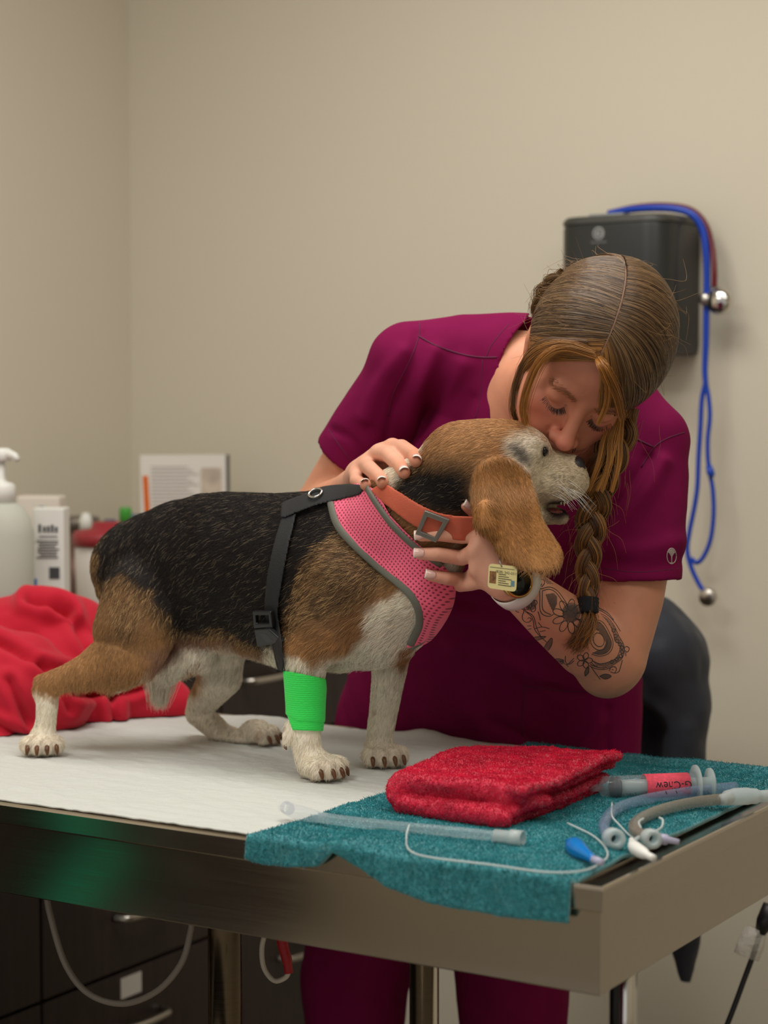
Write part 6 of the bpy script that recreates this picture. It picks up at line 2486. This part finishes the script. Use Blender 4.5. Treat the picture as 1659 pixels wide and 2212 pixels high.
nb = len(bpath)
tang = norm_rows(np.gradient(bpath, axis=0))
side = norm_rows(np.cross(tang, [0, -1.0, 0]))
fro = norm_rows(np.cross(side, tang))
wid = np.interp(seg / seg[-1], [0, 0.12, 0.3, 0.6, 1.0], [0.9, 1.05, 1.15, 1.0, 0.62])
for k in range(3):
    ph = seg / 0.098 * 2 * math.pi + k * 2 * math.pi / 3
    amp = np.clip(seg / 0.03, 0.3, 1)
    cpath = bpath + side * (0.0120 * wid * amp * np.sin(ph))[:, None] + fro * (0.0062 * wid * amp * np.sin(2 * ph))[:, None]
    subb(MB().tube(cpath, list(0.0078 * wid), 10).build('braid_core', mat('braid_core', srgb(70, 46, 26), 0.5), None, True))
    NS = 420
    out = np.zeros((NS, nb, 3))
    a_ = rng.random(NS) * 2 * math.pi
    r_ = 0.0098 * np.sqrt(0.45 + 0.55 * rng.random(NS))
    ct = norm_rows(np.gradient(cpath, axis=0))
    s1 = norm_rows(np.cross(ct, fro))
    s2 = np.cross(s1, ct)
    for i in range(nb):
        aa_ = a_ + seg[i] * 14
        out[:, i] = cpath[i] + (s1[i] * np.cos(aa_)[:, None] + s2[i] * np.sin(aa_)[:, None]) * (r_ * wid[i])[:, None]
    b_ = rng.random((NS, 1))
    c_ = np.where(b_ < 0.3, np.array([srgb(158, 110, 54)]), np.where(b_ < 0.72, np.array([srgb(108, 72, 40)]), np.array([srgb(68, 44, 26)]))) * (1 + 0.12 * rng.normal(size=(NS, 1)))
    subb(curves_obj('strands', out, np.full(nb, 0.00036), np.clip(c_, 0.004, 1), M_hair))
hp2 = []
for k in range(170):                                            # stray hairs along the braid
    i = 4 + rng.integers(nb - 8)
    a_ = bpath[i] + side[i] * rng.normal() * 0.014 * wid[i] + fro[i] * 0.004
    d_ = side[i] * rng.normal() * 0.012 + tang[i] * 0.02 + fro[i] * 0.003
    e2 = rng.normal(size=3) * 0.006
    hp2.append([a_, a_ + d_ * 0.4 + e2 * 0.3, a_ + d_ + e2, a_ + d_ * 1.4 + tang[i] * 0.012 + e2 * 1.4])
subb(curves_obj('strands', np.array(hp2), np.array([.0002, .0002, .00016, .00008]), np.tile(srgb(150, 100, 52), (len(hp2), 1)), M_hair))
# front wisps falling beside the braid
for (x0, x1, x2, n_) in ((1345, 1340, 1322, 50), (1335, 1320, 1300, 60), (1320, 1304, 1270, 60), (1340, 1332, 1290, 40)):
    subb(lock([P(x0, 905, 2.52), P(x1, 950, 2.512), P((x1 + x2) / 2 + 6, 1000, 2.508), P(x2, 1060, 2.512)], n_, 0.0028, srgb(178, 124, 60), 'strands', taper=0.6, parent=br_))
tb_ = P(1270, 1306, 2.538)
subb(MB().lathe(P(1271, 1290, 2.54), [(0.0125, 0), (0.0140, 0.002), (0.0132, 0.004), (0.0142, 0.007), (0.0134, 0.010), (0.0142, 0.013), (0.0134, 0.016), (0.0140, 0.019), (0.012, 0.0205)],
                axis=P(1270, 1330, 2.535) - P(1271, 1290, 2.54), n=24).build('hair_tie', mat('hair_tie', srgb(18, 18, 22), 0.8, bump=(900, 0.6, 0.001)), None, True))
for k in range(6):
    e1 = rng.normal(size=2)
    subb(lock([P(1270, 1318, 2.537), P(1268 + 5 * e1[0], 1345, 2.526), P(1262 + 12 * e1[1], 1375, 2.522), P(1238 + 12 * e1[0], 1398 + 6 * e1[1], 2.528)], 130, 0.0062, (np.array(srgb(150, 96, 44)) if k % 2 else np.array(srgb(96, 62, 32))), 'strands', taper=0.55, parent=br_, fly=0.004))

# ================================================================== on the back wall
M_smk = mat('smoked_plastic', srgb(46, 47, 46), 0.35, spec=0.45)
M_smk2 = mat('smoked_top', srgb(66, 66, 62), 0.45)
sr = sw(PW(1512, 620, WB))[0]
dW, dD = 0.224, 0.150
zt1 = PW(1300, 468, WB - 0.12)[2]
zb1 = PW(1500, 768, WB - 0.05)[2]
o = empty('towel_dispenser', RW(sr - dW / 2, WB, zb1), 'dark smoked plastic paper towel dispenser on the back wall, behind the bent head', 'dispenser')


def dshape(grow, z0, z1):
    """plan of the housing: flat to the wall, rounded to the front"""
    out = []
    r = 0.05
    for (cs, cw, a0) in ((sr - r + grow, WB - dD + r, -90), (sr - 0.004 + grow, WB - 0.004, 0), (sr - dW + 0.004 - grow, WB - 0.004, 90), (sr - dW + r - grow, WB - dD + r, 180)):
        rr_ = r if cw < WB - 0.05 else 0.004
        for k in range(9):
            a_ = math.radians(a0 + 90 * k / 8)
            out.append((cs + rr_ * math.cos(a_), cw + (rr_ + (grow if cw < WB - 0.05 else 0)) * math.sin(a_)))
    return out


def prism(name, plan, prof, m_, parent):
    """plan outline swept up a profile of (inset, z)"""
    c_ = np.mean(plan, 0)
    n = len(plan)
    vs, fs = [], []
    for ins, z in prof:
        for (s, w) in plan:
            d_ = np.array([s, w]) - c_
            L_ = np.linalg.norm(d_)
            q = c_ + d_ * (1 - ins / L_)
            vs.append(RW(q[0], min(q[1], WB - 0.0005), z))
    for j in range(len(prof) - 1):
        for k in range(n):
            k2 = (k + 1) % n
            fs.append([j * n + k, j * n + k2, (j + 1) * n + k2, (j + 1) * n + k])
    fs.append(list(range(n))[::-1])
    fs.append([(len(prof) - 1) * n + k for k in range(n)])
    return auto_smooth(MB().add(vs, fs).build(name, m_, parent), 40)


prism('cover', dshape(0, 0, 0), [(0.012, zb1), (0.002, zb1 + 0.006), (0.0, zb1 + 0.02), (0.0, zt1 - 0.022), (0.002, zt1 - 0.014)], M_smk, o)
prism('lid', dshape(0.001, 0, 0), [(0.000, zt1 - 0.014), (0.0, zt1 - 0.008), (0.006, zt1 - 0.001), (0.014, zt1)], M_smk2, o)
M_logo = mat('grey_logo', srgb(150, 152, 152), 0.5)
lc = PW(1293, 504, WB - dD - 0.0006)
lr = 0.0115
m = MB()
m.lathe(lc, [(lr, 0), (lr, 0.0006)], axis=-V, n=36)
m.build('emblem', M_logo, o)
m = MB()
m.tube([lc - V * 0.0009 + U * lr * 0.62 * math.cos(a_) + np.array([0, 0, lr * 0.62 * math.sin(a_)]) for a_ in np.linspace(0.5, 5.6, 20)], 0.0011, 6)
m.tube([lc - V * 0.0009 + U * lr * q for q in (0.0, 0.62)], 0.0011, 6)
m.build('emblem_swirl', M_smk, o)
text_obj('maker_line', 'Georgia-Pacific', 0.0052, PW(1293, 523, WB - dD - 0.0012), U, (0, 0, 1), M_logo, o, 0.0002)
MB().box(sr - dW * 0.72, sr - dW * 0.42, WB - dD * 0.9, WB - dD * 0.7, zt1 - 0.001, zt1 + 0.004).build('latch', M_logo, o)


def C8(x, y, w):
    return PW(1180 + x / 2.457, 420 + y / 2.457, w)


M_bt = mat('blue_tubing', srgb(24, 66, 178), 0.3)
M_rt = mat('maroon_tubing', srgb(104, 20, 34), 0.35)
wt1 = WB - 0.06
o = empty('stethoscope', C8(850, 800, wt1), 'bright blue stethoscope draped over the dispenser, its tubing looped down the wall', 'stethoscope', 'stethoscopes on the back wall')
main = [C8(330, 104, WB - 0.07), C8(450, 80, WB - 0.07), C8(580, 72, WB - 0.07), C8(690, 78, WB - 0.068), C8(775, 108, WB - 0.065), C8(828, 185, wt1), C8(848, 300, wt1), C8(853, 450, wt1), C8(850, 600, wt1), C8(848, 780, wt1), C8(842, 930, wt1), C8(848, 1020, wt1)]
pm = spline(main, 8)
MB().tube(pm, list(np.interp(np.linspace(0, 1, len(pm)), [0, 0.5, 0.8, 1], [0.0066, 0.0066, 0.0058, 0.0050])), 14).build('tubing', M_bt, o, True)
MB().tube(spline([C8(848, 1005, wt1), C8(862, 1080, wt1), C8(868, 1180, wt1), C8(857, 1300, wt1), C8(858, 1400, wt1), C8(868, 1475, wt1), C8(884, 1570, wt1), C8(888, 1700, wt1), C8(872, 1830, wt1), C8(836, 1920, wt1), C8(800, 1955, wt1), C8(772, 1935, wt1 + 0.012)], 7), 0.0042, 12).build('tubing', M_bt, o, True)
MB().tube(spline([C8(844, 1005, wt1), C8(826, 1090, wt1), C8(818, 1240, wt1), C8(808, 1400, wt1), C8(802, 1550, wt1), C8(786, 1660, wt1), C8(758, 1800, wt1), C8(748, 1890, wt1), C8(770, 1980, wt1), C8(804, 2056, wt1), C8(834, 2106, wt1)], 7), 0.0045, 12).build('tubing', M_bt, o, True)
MB().tube([C8(862, 1440, wt1 - 0.004), C8(872, 1476, wt1 - 0.004), C8(880, 1500, wt1 - 0.004)], [0.0055, 0.0075, 0.0055], 12).build('knot', M_bt, o, True)
MB().lathe(C8(850, 2140, wt1 - 0.012), [(0.014, 0), (0.0165, 0.003), (0.0165, 0.009), (0.013, 0.012)], axis=V, n=28).build('chest_piece', M_nickel, o, True)
MB().tube([C8(830, 2100, wt1), C8(842, 2126, wt1)], 0.0038, 10).build('stem', M_nickel, o, True)
o = empty('stethoscope', C8(890, 450, wt1), 'maroon stethoscope with a round silver chest piece, hanging beside the blue one', 'stethoscope', 'stethoscopes on the back wall')
pr_ = spline([C8(330, 98, WB - 0.055), C8(480, 66, WB - 0.05), C8(640, 58, WB - 0.05), C8(770, 82, WB - 0.048), C8(846, 160, wt1 + 0.012), C8(880, 280, wt1 + 0.008), C8(892, 400, wt1), C8(892, 490, wt1)], 8)
MB().tube(pr_, 0.0052, 12).build('tubing', M_rt, o, True)
cc_ = C8(908, 566, wt1 - 0.020)
MB().lathe(cc_, [(0.006, -0.004), (0.017, 0.0), (0.022, 0.004), (0.0245, 0.010), (0.0245, 0.016), (0.020, 0.020)], axis=V, n=40).build('chest_piece', M_chrome, o, True)
MB().tube([C8(890, 488, wt1), C8(884, 520, wt1 - 0.004), C8(862, 552, wt1 - 0.006), C8(834, 556, wt1 - 0.006)], [0.0048, 0.0055, 0.008, 0.0085], 14).build('stem', M_nickel, o, True)
MB().lathe(C8(834, 556, wt1 - 0.018), [(0.008, 0), (0.0105, 0.003), (0.0105, 0.012), (0.008, 0.015)], axis=V, n=28).build('bell', M_nickel, o, True)

# ------------------------------------------------------------------ chair with a jacket over its back
YC = 3.25
ch = empty('stool', P(1352, 2900, 3.2) * [1, 1, 0], 'tall stool on a chrome column behind the table, its back hidden by a dark jacket', 'stool')
M_seat = mat('black_upholstery', srgb(20, 20, 22), 0.8, bump=(600, 0.3, 0.001))
q = P(1352, 2100, 3.2)
q[2] = 0.0
MB().lathe(q + [0, 0, 0.62], [(0.16, 0), (0.19, 0.012), (0.195, 0.035), (0.185, 0.06), (0.15, 0.07)], n=40).build('seat', M_seat, ch, True)
MB().lathe(q + [0, 0, 0.08], [(0.020, 0), (0.020, 0.54)], n=24).build('column', M_chrome, ch, True)
MB().lathe(q + [-0.019, -0.012, 0.10], [(0.009, 0), (0.009, 0.52)], n=14).build('lift_rod', M_black, ch, True)
for k in range(5):
    a_ = 2 * math.pi * k / 5 + 0.3
    e_ = np.array([math.cos(a_), math.sin(a_), 0])
    MB().tube([q + [0, 0, 0.10], q + e_ * 0.15 + [0, 0, 0.085], q + e_ * 0.26 + [0, 0, 0.06]], [0.022, 0.017, 0.013], 10).build('foot', M_chrome, ch, True)
    MB().lathe(q + e_ * 0.26 - np.array([-e_[1], e_[0], 0]) * 0.012 + [0, 0, 0.027], [(0.027, 0), (0.027, 0.024)], axis=(-e_[1], e_[0], 0), n=18).build('caster', M_black, ch, True)
cs, cw = sw(P(1310, 1500, YC + 0.13))
MB().box(cs - 0.14, cs + 0.12, cw - 0.01, cw + 0.025, 0.78, 1.02).build('backrest', M_seat, ch, bevel=0.016, seg=3)
bq_ = P(1330, 1700, YC + 0.15)
MB().tube(spline([q + [0.0, 0.10, 0.645], [bq_[0], bq_[1] + 0.02, 0.66], [bq_[0], bq_[1], 0.74], [bq_[0], bq_[1], 0.86]], 5), 0.012, 10).build('back_strut', M_chrome, ch, True)

JF = Field(np.array([0.05, 2.98, 0.44]), np.array([0.66, 3.50, 1.14]), 0.0048)
JF.add(limb([(1200, 1420, YC, .075), (1300, 1398, YC, .082), (1396, 1388, YC, .078), (1424, 1410, YC - .01, .074)]), 0.03)
JF.add(limb([(1424, 1420, YC - .01, .072), (1446, 1560, YC - .02, .060), (1450, 1720, YC - .02, .052), (1452, 1900, YC - .02, .040)]), 0.03)
JF.add(limb([(1330, 1440, YC, .080), (1330, 1640, YC + .02, .085), (1330, 1860, YC + .02, .075)]), 0.03)
JF.add(limb([(1462, 1440, YC - .03, .040), (1494, 1530, YC - .04, .030), (1476, 1600, YC - .04, .026), (1480, 1760, YC - .04, .030), (1478, 2040, YC - .04, .024), (1480, 2118, YC - .04, .010)]), 0.02)
JF.cut(limb([(1345, 1596, YC - .06, .066), (1345, 1760, YC - .06, .068), (1345, 2000, YC - .06, .07)]), 0.012)
jv, jf = JF.mesh(3)
jn_ = vnormals(jv, jf)
jv = jv + jn_ * (0.008 * vnoise(jv * [1, 1, 0.4], 18, 71) + 0.003 * vnoise(jv, 40, 72))[:, None]
M_jac = mat('navy_jacket', srgb(40, 43, 54), 0.7, sheen=0.1, bump=(700, 0.2, 0.0008))
jo = link('jacket', mesh_np('jacket', jv, jf), M_jac)
tag(jo, 'dark navy jacket hung over the stool back behind the tattooed elbow', 'jacket')

# ------------------------------------------------------------------ cord at the lower right
o = empty('power_cord', P(1600, 2130, 2.9), 'black cord with a clear plastic sleeve by its plug, at the lower right', 'cord')
MB().tube(spline([P(1540, 2290, 2.9), P(1580, 2190, 2.9), P(1606, 2120, 2.9), P(1628, 2060, 2.9), P(1644, 2010, 2.9)], 6), 0.0042, 10).build('cable', M_black, o, True)
MB().tube([P(1612, 2066, 2.9), P(1622, 2040, 2.9), P(1634, 2006, 2.9)], [0.020, 0.0205, 0.0165], 10, flat=((0, 1, 0), 0.5)).build('sleeve', mat('clear_bag', srgb(226, 222, 214), 0.12, spec=0.8, alpha=0.42, bump=(60, 1.0, 0.01)), o, True)
MB().tube([P(1642, 2016, 2.9), P(1652, 1992, 2.9), P(1668, 1958, 2.9)], [0.008, 0.013, 0.014], 12).build('plug', M_black, o, True)
